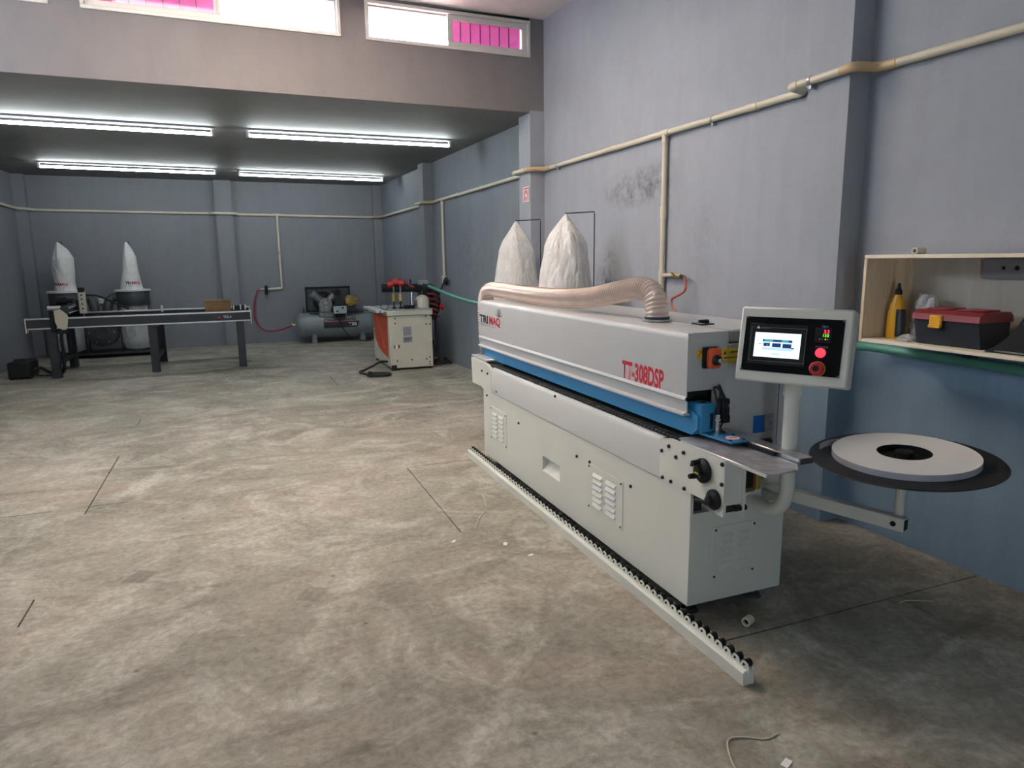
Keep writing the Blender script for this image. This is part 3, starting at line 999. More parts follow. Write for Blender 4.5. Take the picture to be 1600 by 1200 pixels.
# emergency isolator on the end of the hood
es = MB().box(1.874, 1.950, 2.470, 2.492, 1.112, 1.205, .004).build('isolator_box', 'black_plastic', em)
MB().box(1.879, 1.948, 2.440, 2.472, 1.114, 1.204, .010).build('isolator_cover', 'orange_plastic', es)
MB().cyl((1.914, 2.440, 1.152), (1.914, 2.426, 1.152), .024, .020, 20).build('collar', 'black_plastic', es)
MB().cyl((1.914, 2.426, 1.152), (1.914, 2.412, 1.152), .011).cyl((1.914, 2.412, 1.152), (1.914, 2.394, 1.152), .008).build('selector', 'chrome', es)
yl = MB().box(1.850, 1.896, 2.4915, 2.4935, 1.155, 1.196).build('arc_sticker', 'yellow_decal', em)
arc = [Vector((1.855 + .036 * t, 2.4912, 1.163 + .020 * math.sin(math.pi * t))) for t in [i / 10 for i in range(11)]]
MB().sweep(arc, .0022, 5).box(1.854, 1.892, 2.4908, 2.4915, 1.187, 1.190).build('sticker_print', 'red_print', yl)
yr = MB().box(1.985, 2.115, 2.4935, 2.4955, 1.125, 1.195).build('warning_sticker', 'yellow_decal', em)
MB().prism([(1.992, 2.493, 1.165), (2.006, 2.493, 1.165), (1.999, 2.493, 1.184)], (0, .0006, 0)).box(2.03, 2.11, 2.4925, 2.4935, 1.172, 1.177).box(1.992, 2.11, 2.4925, 2.4935, 1.148, 1.152).build('sticker_print', 'black_print', yr)
# blue window and bracket low on the cabinet end
MB().box(2.178, 2.255, 2.4935, 2.4975, .784, .866, .001).build('blue_window', 'blue_dark', em)
bk = MB().box(2.236, 2.262, 2.482, 2.4965, .789, .868).box(2.262, 2.294, 2.488, 2.4965, .785, .866).build('bracket', 'worn_steel', em)
for z in (.795, .825, .855):
    MB().cyl((2.278, 2.488, z), (2.278, 2.484, z), .005, seg=8).build('screw', 'steel', bk)
MB().box(2.212, 2.285, 2.470, 2.4965, .695, .755, .012).build('cable_boot', 'black_plastic', em)
MB().cyl((2.19, 2.47, .742), (2.222, 2.47, .742), .014).build('red_knob', 'red_paint', em)
# steel infeed table and fence
ft = MB().prism([(1.775, 2.50, .800), (1.757, 2.44, .800), (1.764, 1.925, .800), (1.775, 1.918, .800), (1.903, 1.926, .800), (1.955, 1.985, .800), (1.955, 2.50, .800)], (0, 0, .006)).build('infeed_table', 'worn_steel', em)
MB().box(1.752, 1.760, 1.925, 2.46, .792, .806, .002).build('table_lip', 'aluminium', ft)
MB().box(1.83, 1.95, 2.20, 2.50, .76, .80).build('table_bracket', 'dark_grey_metal', em)
MB().box(1.962, 2.030, 1.985, 2.50, .800, .826, .003).build('guide_fence', 'steel', em)
MB().box(1.964, 2.028, 1.978, 1.985, .802, .824, .001).build('fence_end', 'dark_grey_metal', em)
MB().box(1.940, 1.962, 2.10, 2.50, .808, .820).build('fence_shadow_strip', 'black_plastic', em)
# gear motor under the table
gm = MB().box(1.845, 1.965, 2.21, 2.40, .622, .745, .008).cyl((1.965, 2.30, .683), (2.00, 2.30, .683), .05).build('gear_motor', 'amber_metal', em)
MB().box(1.960, 1.985, 2.205, 2.24, .632, .735, .004).build('motor_flange', 'motor_gold', gm)
MB().cyl((1.985, 2.215, .68), (2.01, 2.215, .68), .005, seg=8).build('shaft', 'dark_grey_metal', gm)
MB().box(1.90, 1.94, 2.203, 2.211, .645, .725, .002).build('rating_plate', 'black_plastic', gm)
MB().box(1.838, 1.965, 2.27, 2.56, .505, .620, .003).box(1.965, 2.10, 2.33, 2.56, .505, .585, .003).build('motor_bracket', 'white_enamel', em)
MB().cyl((1.79, 2.13, .60), (1.84, 2.13, .60), .012).build('roller_pin', 'black_plastic', em)
MB().box(2.03, 2.40, 2.50, 2.60, .50, .70, .003).build('cabinet_foot', 'white_enamel', em)


# louvred vent panels
def vent(mk, w_, h_, at, rows, parent):
    """mk maps (u right, v up, n out) to the world."""
    p = MB().box(-w_ / 2, w_ / 2, -h_ / 2, h_ / 2, 0, .0035, .001).xform(mk).build('vent_panel', 'white_enamel', parent)
    for sx in (-1, 1):
        for sy in (-1, 1):
            u, v = sx * (w_ / 2 - .016), sy * (h_ / 2 - .016)
            MB().lathe((u, v, .003), [(.006, 0), (.005, .004), (0, .004)], seg=8).xform(mk).build('bolt', 'black_plastic', p)
    lw = w_ * .27
    for c in (-1, 1):
        for r_ in range(rows):
            v = h_ * .32 - r_ * (h_ * .64 / (rows - 1))
            u = c * w_ * .19
            q = [(u - lw / 2, v - .010, .003), (u + lw / 2, v - .010, .003), (u + lw / 2 - .004, v - .008, .015), (u - lw / 2 + .004, v - .008, .015),
                 (u - lw / 2, v + .010, .003), (u + lw / 2, v + .010, .003)]
            MB().add(q, [(0, 1, 2, 3), (3, 2, 5, 4), (0, 3, 4), (1, 5, 2)]).xform(mk).build('louvre', 'white_enamel', p)
    return p


vent(frame_pt((BX, 3.095, .352), (0, -1, 0), (0, 0, 1), (-1, 0, 0)), .375, .262, None, 6, em)
vent(frame_pt((BX, 4.705, .365), (0, -1, 0), (0, 0, 1), (-1, 0, 0)), .34, .262, None, 6, em)
vent(frame_pt((1.978, 2.35, .304), (1, 0, 0), (0, 0, 1), (0, -1, 0)), .242, .25, None, 6, em)

# lettering on the hood
lettering('TT-308DSP', .122, (HX, 3.040, .995), LFT, UPV, 'red_print', em, 'model_lettering', xs=.64, bold=.0042)
lettering('TRI', .082, (HX, 5.270, 1.102), LFT, UPV, 'black_print', em, 'logo_lettering', xs=1.68, bold=.0034)
lettering('MAQ', .082, (HX, 5.050, 1.102), LFT, UPV, 'red_print', em, 'logo_lettering', xs=1.32, bold=.003)
lettering('MAQUINARIA PARA MADERA', .021, (HX, 5.262, 1.078), LFT, UPV, 'grey_print', em, 'logo_tagline', xs=1.32)
for k, (dy, h_) in enumerate(((-.075, .028), (-.045, .046), (-.018, .062), (.018, .062), (.045, .046), (.075, .028))):
    yc = 4.828
    MB().prism([(HX - .0008, yc - dy * .55 + .007, 1.168), (HX - .0008, yc - dy * .55 - .007, 1.168), (HX - .0008, yc - dy - .004, 1.168 + h_), (HX - .0008, yc - dy + .004, 1.168 + h_)], (-.0006, 0, 0)).build('logo_ray', 'black_print' if k in (2, 3) else 'grey_print', em)

# console on its bent tube
PXC, PYC = 2.035, 2.115
path = [(PXC, 2.56, .532), (PXC, 2.40, .532), (PXC, 2.30, .532)]
for i in range(1, 10):
    t = R(90) * i / 9
    path.append((PXC, 2.235 - .12 * math.sin(t), .652 - .12 * math.cos(t)))
path.append((PXC, PYC, 1.10))
path.insert(3, (PXC, 2.235, .532))
MB().sweep(path, .030, 18).build('console_pole', 'white_enamel', em)
MB().lathe((PXC, PYC, 1.045), [(.036, 0), (.036, .06), (.030, .06)], seg=20).build('pole_collar', 'white_enamel', em)
yaw_c, tl = R(59.42), R(11.28)
cn = Vector((-math.sin(yaw_c) * math.cos(tl), -math.cos(yaw_c) * math.cos(tl), math.sin(tl)))
cr = Vector((math.cos(yaw_c), -math.sin(yaw_c), 0))
cu_ = cn.cross(cr)
CW, CH = .420, .2965
CC = Vector((1.984, 2.08, 1.250))
ck = frame_pt(CC, cr, cu_, cn)
console = MB().box(-CW / 2, CW / 2, -CH / 2, CH / 2, -.085, 0, .007).xform(ck).build('console_case', 'white_enamel', em)


def cxy(fx, fy):
    return (fx - .5) * CW, (.5 - fy) * CH


def cbox(fx0, fx1, fy0, fy1, n0, n1, name, m, parent, bev=0.0):
    a, b_ = cxy(fx0, fy1), cxy(fx1, fy0)
    return MB().box(a[0], b_[0], a[1], b_[1], n0, n1, bev).xform(ck).build(name, m, parent)


face = cbox(.055, .932, .135, .862, 0, .003, 'control_face', 'black_gloss', console)
hmi = cbox(.105, .63, .225, .765, .003, .006, 'touch_screen', 'black_plastic', console, .001)
for (a, b_, c, d) in ((.12, .145, .272, .2755), (.235, .62, .272, .2755), (.12, .62, .7205, .724), (.12, .1222, .272, .724), (.6178, .62, .272, .724)):
    cbox(a, b_, c, d, .0061, .0064, 'screen_line', 'grey_print', hmi)
scr = cbox(.16, .577, .342, .668, .0061, .0066, 'display', 'screen_glow', hmi)
# picture on the display: a little edge bander
for (a, b_, c, d, m) in ((.235, .505, .43, .462, 'screen_navy'), (.25, .33, .436, .455, 'screen_teal'), (.41, .47, .436, .455, 'screen_teal'), (.225, .515, .466, .475, 'screen_grey'),
                         (.245, .305, .478, .525, 'screen_navy'), (.325, .405, .478, .53, 'screen_navy'), (.42, .50, .48, .535, 'screen_navy'), (.275, .29, .50, .522, 'screen_red'),
                         (.195, .235, .49, .498, 'screen_navy'), (.235, .515, .535, .575, 'screen_grey'), (.50, .525, .525, .545, 'screen_navy'), (.33, .40, .61, .635, 'screen_grey')):
    cbox(a, b_, c, d, .0067, .0069, 'screen_picture', m, hmi)
lx, ly = cxy(.165, .292)
MB().prism([ck((lx, ly, .0063)), ck((lx + .014, ly, .0063)), ck((lx + .007, ly + .011, .0063))], cn * .0003).build('maker_mark', 'white_print', hmi)
lettering('DELTA', .009, ck((lx + .016, ly, .0061)), cr, cu_, 'grey_print', hmi, 'maker_lettering', xs=1.2)
ctl = cbox(.695, .835, .245, .435, .003, .008, 'temperature_display', 'black_plastic', console, .001)


def ctext(s, size, fx, fy, m, parent, name, xs=1.0, bold=0.0, n=.0035):
    x, y = cxy(fx, fy)
    lettering(s, size, ck((x, y, n)), cr, cu_, m, parent, name, xs=xs, align='CENTER', bold=bold)


ctext('TEM', .012, .772, .245, 'grey_print', console, 'lettering', n=.0085)
ctext('33', .019, .79, .315, 'led_red', ctl, 'red_digits', xs=1.2, bold=.0001, n=.0083)
ctext('150', .015, .785, .36, 'led_green', ctl, 'green_digits', xs=1.1, bold=.0, n=.0083)
for fx, m in ((.735, 'white_print'), (.755, 'grey_print'), (.782, 'led_orange'), (.80, 'white_print')):
    cbox(fx, fx + .008, .385, .397, .008, .009, 'indicator', m, ctl)
ctext('POWER', .0115, .762, .505, 'grey_print', console, 'lettering', xs=1.15)
ctext('STOP', .009, .757, .715, 'grey_print', console, 'lettering', xs=1.1)


def cdisc(fx, fy, prof_, m, name, parent, seg=28):
    x, y = cxy(fx, fy)
    return MB().lathe((x, y, 0), prof_, seg=seg).xform(ck).build(name, m, parent)


pw = cdisc(.757, .565, [(.0185, .003), (.0185, .010), (.0165, .014), (0, .014)], 'button_glow', 'power_switch', console)
x, y = cxy(.757, .565)
ca_, sa_ = math.cos(R(40)), math.sin(R(40))
MB().box(-.014, .014, -.0042, .0042, .014, .020, .001).xform(lambda p: ck((x + p[0] * ca_ - p[1] * sa_, y + p[0] * sa_ + p[1] * ca_, p[2]))).build('switch_bar', 'button_glow', pw)
st = cdisc(.745, .77, [(.027, .003), (.027, .005), (.018, .006), (.018, .016), (.0255, .018), (.0255, .026), (.021, .030), (.012, .030)], 'red_paint', 'stop_button', console, 32)
cdisc(.745, .77, [(.012, .0295), (.012, .031), (0, .031)], 'black_plastic', 'stop_cap', st)
cdisc(.745, .77, [(.0285, .003), (.0285, .0045), (.0, .0045)], 'yellow_decal', 'stop_ring', st)
for fx in (.062, .925):
    for fy in (.145, .852):
        cdisc(fx, fy, [(.006, .003), (.005, .006), (0, .006)], 'chrome', 'screw', console, 10)

# tape turntable on a swing arm
DC = Vector((2.484, 1.953, .77))
dn = Vector((-.056, -.021, 1)).normalized()
ARM_Z = .505
a0, a1 = Vector((2.27, 2.53, ARM_Z)), Vector((2.468, 1.905, ARM_Z))
ad = (a1 - a0).normalized()
an = Vector((-ad.y, ad.x, 0))
fa = lambda p: a0 + ad * p[0] + an * p[1] + Vector((0, 0, p[2]))
AL = (a1 - a0).length
arm = MB().box(0, AL, -.022, .022, -.028, .028, .003).xform(fa).build('swing_arm', 'white_enamel', em)
MB().box(AL - .001, AL + .002, -.016, .016, -.022, .022).xform(fa).build('arm_end', 'black_plastic', arm)
MB().cyl((AL - .04, -.022, 0), (AL - .04, -.027, 0), .011, seg=12).xform(fa).build('bolt', 'black_plastic', arm)
MB().cyl((.12, 0, .028), (.12, 0, .032), .009, seg=10).xform(fa).build('bolt', 'black_plastic', arm)
MB().cyl((DC.x, DC.y, ARM_Z + .02), (DC.x, DC.y, .755), .019).build('turntable_post', 'white_enamel', em)
disc = MB().lathe(DC, [(.02, -.012), (.03, -.004), (.355, -.003), (.358, 0), (.355, .003), (.02, .003)], dn, 64).build('turntable_disc', 'disc_black', em)
MB().lathe(DC, [(.094, .003), (.094, .006), (.036, .010), (.034, .034), (.016, .036), (0, .036)], dn, 32).build('turntable_hub', 'black_plastic', disc)
tr = thing('edge_tape_roll', 'coil of white edge banding tape lying on the black turntable disc', 'tape roll', DC + dn * .0035)
MB().lathe(DC, [(.100, .0036), (.100, .030), (.268, .030), (.2685, .0295), (.2685, .0036), (.100, .0036)], dn, 72, cap=False).build('coil', 'tape_top', tr)
MB().lathe(DC, [(.2690, .0036), (.2690, .0288)], dn, 72, cap=False).build('coil_edge', 'tape_edge', tr)
MB().lathe(DC, [(.0985, .0040), (.0985, .0296), (.0998, .0304), (.1012, .0303)], dn, 64, cap=False).build('coil_core', 'black_plastic', tr)
# loose end of the tape standing on the disc
e1 = dn.orthogonal().normalized()
vp = []
for t in range(9):
    s_ = t / 8
    p = Vector((2.405, 2.215, .776)).lerp(Vector((2.26, 2.175, .777)), s_) + Vector((0, .012 * math.sin(s_ * 3), 0))
    vp.append(p)
q = MB()
q.add([p for p in vp] + [p + Vector((0, 0, .026)) for p in vp] + [p + Vector((0, .0015, 0)) for p in vp] + [p + Vector((0, .0015, .026)) for p in vp],
      [(i, i + 1, 10 + i, 9 + i) for i in range(8)] + [(18 + i, 27 + i, 28 + i, 19 + i) for i in range(8)] + [(9 + i, 10 + i, 28 + i, 27 + i) for i in range(8)])
q.build('tape_end', 'tape_edge', tr)

# ------------------------------------------------------------------ transparent extraction hose
hp = spline([(2.0, 3.04, 1.275), (2.0, 3.045, 1.33), (2.0, 3.085, 1.405), (1.995, 3.19, 1.432), (1.975, 3.40, 1.405), (1.955, 3.70, 1.362), (1.945, 4.10, 1.342), (1.945, 4.60, 1.342),
             (1.945, 5.10, 1.350), (1.945, 5.40, 1.345), (1.945, 5.52, 1.30), (1.95, 5.575, 1.20), (1.955, 5.585, 1.02), (1.97, 5.58, .80), (2.05, 5.58, .58), (2.22, 5.60, .45), (2.42, 5.63, .42)], 40)


def resample(pts, step):
    out, acc = [pts[0]], 0.0
    for a, b_ in zip(pts, pts[1:]):
        d = (b_ - a).length
        while acc + d >= step:
            t = (step - acc) / d
            a = a.lerp(b_, t)
            d = (b_ - a).length
            out.append(a)
            acc = 0.0
        acc += d
    return out


hp = resample(hp, .005)
hose = thing('extraction_hose', 'clear ribbed dust hose lying along the top of the edge banding machine', 'hose', (2.0, 3.04, 1.275))
MB().sweep(hp, .06, 22, cap=False, rf=lambda i: .0575 + .0034 * math.cos(i * 2 * math.pi / 4)).build('hose_wall', 'hose_plastic', hose)
hx = []
n_ = len(hp)
ar = None
for i in range(0, n_ - 1):
    T = (hp[i + 1] - hp[i]).normalized()
    ar = T.orthogonal().normalized() if ar is None else (ar - T * ar.dot(T)).normalized()
    br = T.cross(ar)
    for s_ in (0, .5):
        t = 2 * math.pi * (i + s_) / 4
        hx.append(hp[i].lerp(hp[i + 1], s_) + ar * (.0612 * math.cos(t)) + br * (.0612 * math.sin(t)))
MB().sweep(hx, .0016, 4).build('spiral_wire', 'hose_wire', hose)
MB().lathe((2.0, 3.04, 1.2745), [(.075, 0), (.075, .006), (.062, .007), (.062, .022)], seg=28).build('hose_flange', 'aluminium', hose)
MB().lathe((2.0, 3.04, 1.282), [(.0625, 0), (.064, .001), (.064, .013), (.0625, .014)], seg=28).build('hose_clamp', 'dark_grey_metal', hose)

# ------------------------------------------------------------------ roller rail on the floor
rl = thing('roller_support_rail', 'long white support rail with black rollers lying on the floor before the machine', 'rail', (1.685, 3.57, 0))
MB().prism([(1.659, 1.885, 0), (1.656, 1.885, .052), (1.664, 1.885, .060), (1.708, 1.885, .060), (1.710, 1.885, 0)], (0, 5.243 - 1.885, 0)).build('channel', 'white_enamel', rl)
nrol = 65
rail_me = MB().cyl((-.010, 0, 0), (.014, 0, 0), .0150, seg=14).mesh('roller', Vector((0, 0, 0)), 'black_plastic')
tooth_me = MB().prism([(-.003, -.0257, -.030), (-.003, .0257, -.030), (-.003, .0257, -.008), (-.003, .0185, -.006), (-.003, .013, .008), (-.003, .003, .014), (-.003, -.019, .010), (-.003, -.0257, -.002)], (.003, 0, 0)).mesh('bracket_tooth', Vector((0, 0, 0)), 'white_enamel')
pin_me = MB().lathe((0, 0, 0), [(.0052, 0), (.0052, .004), (0, .004)], (-1, 0, 0), 8).mesh('axle_pin', Vector((0, 0, 0)), 'black_plastic')
for i in range(nrol):
    y = 1.903 + i * .0515
    ro = link('roller', rail_me, (1.690, y, .0795), rl)
    link('bracket_tooth', tooth_me, (1.678, y, .0775), rl)
    link('axle_pin', pin_me, (1.675, y, .0775), ro)
MB().box(1.704, 1.707, 1.89, 5.24, .056, .078).build('rear_flange', 'white_enamel', rl)


# ------------------------------------------------------------------ dust collectors
def wrap_text(s, size, c, r_, th, z, m, parent, name, xs=1.0, bold=0.0, align='CENTER'):
    """Flat print bent round a vertical drum or bag; th is the facing angle of its middle."""
    cu = bpy.data.curves.new('txt', 'FONT')
    cu.body, cu.size, cu.align_x, cu.resolution_u, cu.offset = s, size, align, 2, bold
    ob = bpy.data.objects.new('txt', cu)
    col.objects.link(ob)
    dg = bpy.context.evaluated_depsgraph_get()
    me = bpy.data.meshes.new_from_object(ob.evaluated_get(dg))
    bpy.data.objects.remove(ob)
    o0 = Vector((c[0] + r_ * math.cos(th), c[1] + r_ * math.sin(th), z))
    for v in me.vertices:
        a = th + v.co.x * xs / r_
        v.co = Vector((c[0] + r_ * math.cos(a), c[1] + r_ * math.sin(a), z + v.co.y)) - o0
    me.materials.clear()
    me.materials.append(MATS[m])
    me.name = name
    return link(name, me, o0, parent)


def bag(name, m, parent, ctr, prof_, folds, ph, amp, seg=64, sub=6):
    """prof_: (z, radius, dx, dy); soft cloth body with vertical folds, pinched at the top."""
    rings = []
    for (z0, r0, a0_, b0_), (z1, r1, a1_, b1_) in zip(prof_, prof_[1:]):
        for k in range(sub):
            t = k / sub
            rings.append((z0 + (z1 - z0) * t, r0 + (r1 - r0) * t, a0_ + (a1_ - a0_) * t, b0_ + (b1_ - b0_) * t))
    rings.append(prof_[-1])
    vs, fs = [], []
    n = len(rings)
    zb, zt = rings[0][0], rings[-1][0]
    for (z, r_, dx, dy) in rings:
        h_ = (z - zb) / (zt - zb)
        for i in range(seg):
            t = 2 * math.pi * i / seg
            f_ = 1 + amp * h_ * (math.cos(folds * t + ph) + .5 * math.cos((folds + 3) * t - ph * 2 + z * 4)) + amp * .25 * math.cos(9 * t + z * 13 + ph)
            f_ += amp * (1.1 * h_ + .25) * mnoise.noise(Vector((2.2 * math.cos(t), 2.2 * math.sin(t), z * 4 + ph))) - amp * .5 * h_ * abs(mnoise.noise(Vector((4 * math.cos(t) + 9, 4 * math.sin(t), z * 6 + ph))))
            vs.append((ctr[0] + dx + r_ * f_ * math.cos(t), ctr[1] + dy + r_ * f_ * math.sin(t), z + .012 * math.sin(3 * t + ph) * h_ * (1 - h_)))
    for k in range(n - 1):
        for i in range(seg):
            j = (i + 1) % seg
            fs.append((k * seg + i, k * seg + j, (k + 1) * seg + j, (k + 1) * seg + i))
    fs.append(tuple(range((n - 1) * seg, n * seg)))
    fs.append(tuple(reversed(range(seg))))
    return MB().add(vs, fs).build(name, m, parent)


def dust_collector(label, ctr, ax, sep, front, profs, tth, tz, tsize, rod, thread_bag):
    """ctr: ground middle; ax: unit vector between the two drums; front: unit vector to the blower face."""
    ctr, ax, front = Vector(ctr), Vector(ax), Vector(front)
    t = thing('dust_collector', label, 'dust collector', ctr, 'twin bag dust collectors')
    MB().box(-sep / 2 - .26, sep / 2 + .26, -.28, .28, .05, .085, .006).xform(lambda p: ctr + ax * p[0] - front * p[1] + Vector((0, 0, p[2]))).build('base_plate', 'charcoal_paint', t)
    for sx in (-1, 1):
        for sy in (-1, 1):
            p = ctr + ax * sx * (sep / 2 + .2) + front * sy * .22
            MB().cyl((p.x, p.y, 0), (p.x, p.y, .05), .03, seg=12).build('castor', 'rubber', t)
    for k, sx in enumerate((-1, 1)):
        c = ctr + ax * sx * sep / 2
        d = MB().lathe((c.x, c.y, .87), [(.255, 0), (.262, .01), (.262, .24), (.255, .25)], seg=36).build('drum', 'dark_grey_metal', t)
        MB().lathe((c.x, c.y, 1.118), [(.255, 0), (.285, .002), (.288, .03), (.255, .034)], seg=36).build('drum_rim', 'fixture_white', d)
        MB().lathe((c.x, c.y, .862), [(.262, 0), (.268, .004), (.268, .022), (.262, .026)], seg=36).build('band_clamp', 'dark_grey_metal', d)
        for q in (-1, 1):
            for w_ in (-1, 1):
                e = c + ax * q * .235 + front * w_ * .12
                MB().cyl((e.x, e.y, .085), (e.x, e.y, .90), .012, seg=8).build('stand', 'charcoal_paint', t)
        bag('lower_bag', 'clear_plastic', t, (c.x, c.y), [(.10, .10, 0, 0), (.13, .20, 0, 0), (.25, .235, 0, 0), (.5, .238, 0, 0), (.75, .245, 0, 0), (.865, .252, 0, 0)], 5, k + 1.0, .05)
        up_ = bag('upper_bag', 'bag_cloth', t, (c.x, c.y), profs[k], 4, k * 2.1 + .6, .075)
        if tth is not None:
            r_ = max(p[1] for p in profs[k][:3]) * 1.02 + .012
            wrap_text('TRI', tsize, (c.x, c.y), r_, tth[k] - tsize * 1.0 / r_, tz, 'black_print', up_, 'logo_lettering', 1.0, .002)
            wrap_text('MAQ', tsize, (c.x, c.y), r_, tth[k] + tsize * 1.0 / r_, tz, 'red_print', up_, 'logo_lettering', 1.0, .002)
        top = profs[k][-1]
        apex = Vector((c.x + top[2], c.y + top[3], top[0] + .004))
        q = apex + Vector(rod[k])
        MB().sweep([apex, (q.x, q.y, apex.z + .004), (q.x + .004, q.y, apex.z - .02), (q.x, q.y, 1.13)], .0045, 6).build('bag_hanger', 'black_plastic', t)
        MB().cyl(apex - Vector((0, 0, .02)), apex + Vector((0, 0, .006)), .008, seg=8).build('hanger_eye', 'dark_grey_metal', t)
    # blower housing with inlet, motor behind
    bc = ctr + front * .16 + Vector((0, 0, .44))
    bl = MB().cyl(bc - front * .12, bc + front * .10, .245, seg=40).build('blower', 'charcoal_paint', t)
    MB().lathe(bc + front * .10, [(.215, 0), (.215, .012), (.13, .016), (.13, .05), (.105, .05), (.10, .01), (.0, .008)], front, 36).build('inlet', 'dark_grey_metal', bl)
    for a in range(6):
        e = Vector((0, 0, 1)) * math.sin(a * R(60)) + ax * math.cos(a * R(60))
        MB().cyl(bc + front * .10 + e * .19, bc + front * .116 + e * .19, .010, seg=8).build('bolt', 'steel', bl)
    MB().cyl(bc + ax * -.02 - front * .12, bc - front * .36, .10, seg=24).build('motor', 'dark_grey_metal', t)
    for sx in (-1, 1):
        p0 = bc + Vector((0, 0, .18)) + ax * sx * .10
        p1 = ctr + ax * sx * (sep / 2 - .22) + Vector((0, 0, 1.0))
        MB().sweep(spline([p0 - front * .05, p0 + Vector((0, 0, .22)) - front * .08, p1 - ax * sx * .12, p1 + ax * sx * .02], 8), .075, 16).build('duct', 'dark_grey_metal', t)
    return t


dust_collector('dust collector with two limp white bags, behind the black rail table at the back wall', (-2.205, 13.88, 0), (1, 0, 0), 1.01, (0, -1, 0),
               [[(1.135, .165, .0, 0), (1.30, .150, .0, 0), (1.50, .165, .0, 0), (1.70, .160, .01, 0), (1.83, .105, .0, 0), (1.92, .045, -.025, 0), (1.97, .010, -.04, 0)],
                [(1.135, .178, -.01, 0), (1.30, .155, -.01, 0), (1.50, .125, .0, 0), (1.70, .108, .01, 0), (1.83, .072, .0, 0), (1.92, .035, -.018, 0), (1.97, .008, -.025, 0)]],
               (R(-108), R(-82)), 1.245, .062, ((0.02, .22, 0), (0.02, .22, 0)), True)
dust_collector('dust collector with two full white bags, behind the edge banding machine by the side wall', (2.72, 6.17, 0), (0, 1, 0), 1.165, (-1, 0, 0),
               [[(1.10, .235, 0, 0), (1.30, .232, .0, 0), (1.50, .212, 0, 0), (1.70, .180, 0, 0), (1.80, .135, 0, 0), (1.90, .062, 0, 0), (1.972, .008, 0, 0)],
                [(1.10, .245, 0, 0), (1.30, .235, .0, 0), (1.50, .205, 0, 0), (1.68, .175, 0, 0), (1.78, .130, 0, 0), (1.88, .065, 0, 0), (1.972, .008, 0, 0)]],
               (R(168), R(168)), 1.265, .075, ((.17, -.20, 0), (.20, -.16, 0)), True)

# ------------------------------------------------------------------ black rail cutting table at the back left
ct = thing('rail_cutting_table', 'long black rail table with a sliding cutting carriage, before the far dust collector', 'machine', (-1.3, 12.0, 0))
RX0, RX1 = -2.75, .165


def rail(y, z0, z1, x0, x1):
    r_ = MB().box(x0, x1, y - .04, y + .04, z0 + .018, z1 - .018).build('side_rail', 'charcoal_paint', ct)
    for z in (z0, z1 - .02):
        MB().box(x0, x1, y - .046, y + .046, z, z + .02, .003).build('guide_strip', 'aluminium', r_)
    for x in (x0 - .018, x1 + .006):
        MB().box(x, x + .012, y - .06, y + .06, z0 - .045, z1 + .004, .002).build('end_cap', 'fixture_white', r_)
    return r_


rf_ = rail(11.46, .703, .858, RX0, RX1)
rail(12.55, .703, .862, RX0 + .08, RX1)
lettering('TESLA', .055, (-.22, 11.42, .760), (1, 0, 0), (0, 0, 1), 'white_print', rf_, 'lettering', xs=.8)
MB().prism([(-.30, 11.4195, .757), (-.25, 11.4195, .757), (-.275, 11.4195, .80)], (0, -.0006, 0)).build('maker_mark', 'red_print', rf_)
for x in (-2.47, -1.20, .01):
    for y in (11.46, 12.62):
        MB().box(x - .055, x + .055, y - .05, y + .05, 0.0, .702, .004).build('leg', 'charcoal_paint', ct)
    MB().box(x - .03, x + .03, 11.5, 12.6, .16, .22, .003).build('cross_tie', 'charcoal_paint', ct)
    MB().box(x - .03, x + .03, 11.5, 12.52, .64, .70, .003).build('cross_beam', 'charcoal_paint', ct)
for k in range(24):
    x = -2.62 + k * .115
    MB().box(x, x + .008, 11.51, 12.50, .715, .80).build('bed_slat', 'charcoal_paint', ct)
cg = MB().prism([(-2.43, 11.40, .954), (-2.325, 11.40, .977), (-2.25, 11.40, .905), (-2.236, 11.40, .865), (-2.262, 11.40, .715), (-2.285, 11.40, .675), (-2.325, 11.40, .675), (-2.33, 11.40, .70), (-2.375, 11.40, .72), (-2.405, 11.40, .82)], (0, -.02, 0)).build('carriage', 'bone_plastic', ct)
MB().box(-2.46, -2.40, 11.37, 11.50, .66, .96, .01).build('carriage_drive', 'black_plastic', cg)
MB().box(-2.39, -2.27, 11.36, 11.42, .635, .69, .01).build('carriage_foot', 'black_plastic', cg)
ga = MB().prism([(-2.33, 11.42, .91), (-2.23, 11.42, .91), (-2.23, 11.42, 1.0), (-2.33, 11.42, 1.0)], (0, 1.15, 0)).build('gantry_beam', 'charcoal_paint', ct)
for z in (.915, .985):
    MB().box(-2.228, -2.215, 11.42, 12.55, z, z + .014, .002).build('guide_strip', 'aluminium', ga)
MB().box(-2.42, -2.20, 12.50, 12.62, .70, 1.0, .01).build('rear_carriage', 'black_plastic', ct)
hd = MB().box(-2.17, -2.08, 11.84, 11.90, .88, 1.19, .004).build('cutting_head', 'bone_plastic', ct)
MB().box(-2.165, -2.085, 11.835, 11.905, 1.19, 1.26, .006).build('head_motor', 'black_plastic', hd)
for z in (.95, 1.02, 1.09, 1.15):
    MB().cyl((-2.125, 11.84, z), (-2.125, 11.834, z), .012, seg=8).build('screw', 'black_plastic', hd)
MB().cyl((-2.125, 11.87, .80), (-2.125, 11.87, .88), .012, .022, 12).build('torch', 'steel', hd)
MB().box(-2.22, -2.12, 11.9, 12.05, .93, 1.08, .006).build('head_slide', 'black_plastic', ct)
MB().cyl((-2.42, 11.75, 1.08), (-2.30, 11.75, 1.08), .06).cyl((-2.30, 11.75, 1.08), (-2.22, 11.75, 1.08), .035).build('drive_motor', 'black_plastic', ct)
MB().cyl((-2.52, 11.62, .985), (-2.36, 11.62, .985), .03).build('motor_shaft', 'fixture_white', ct)
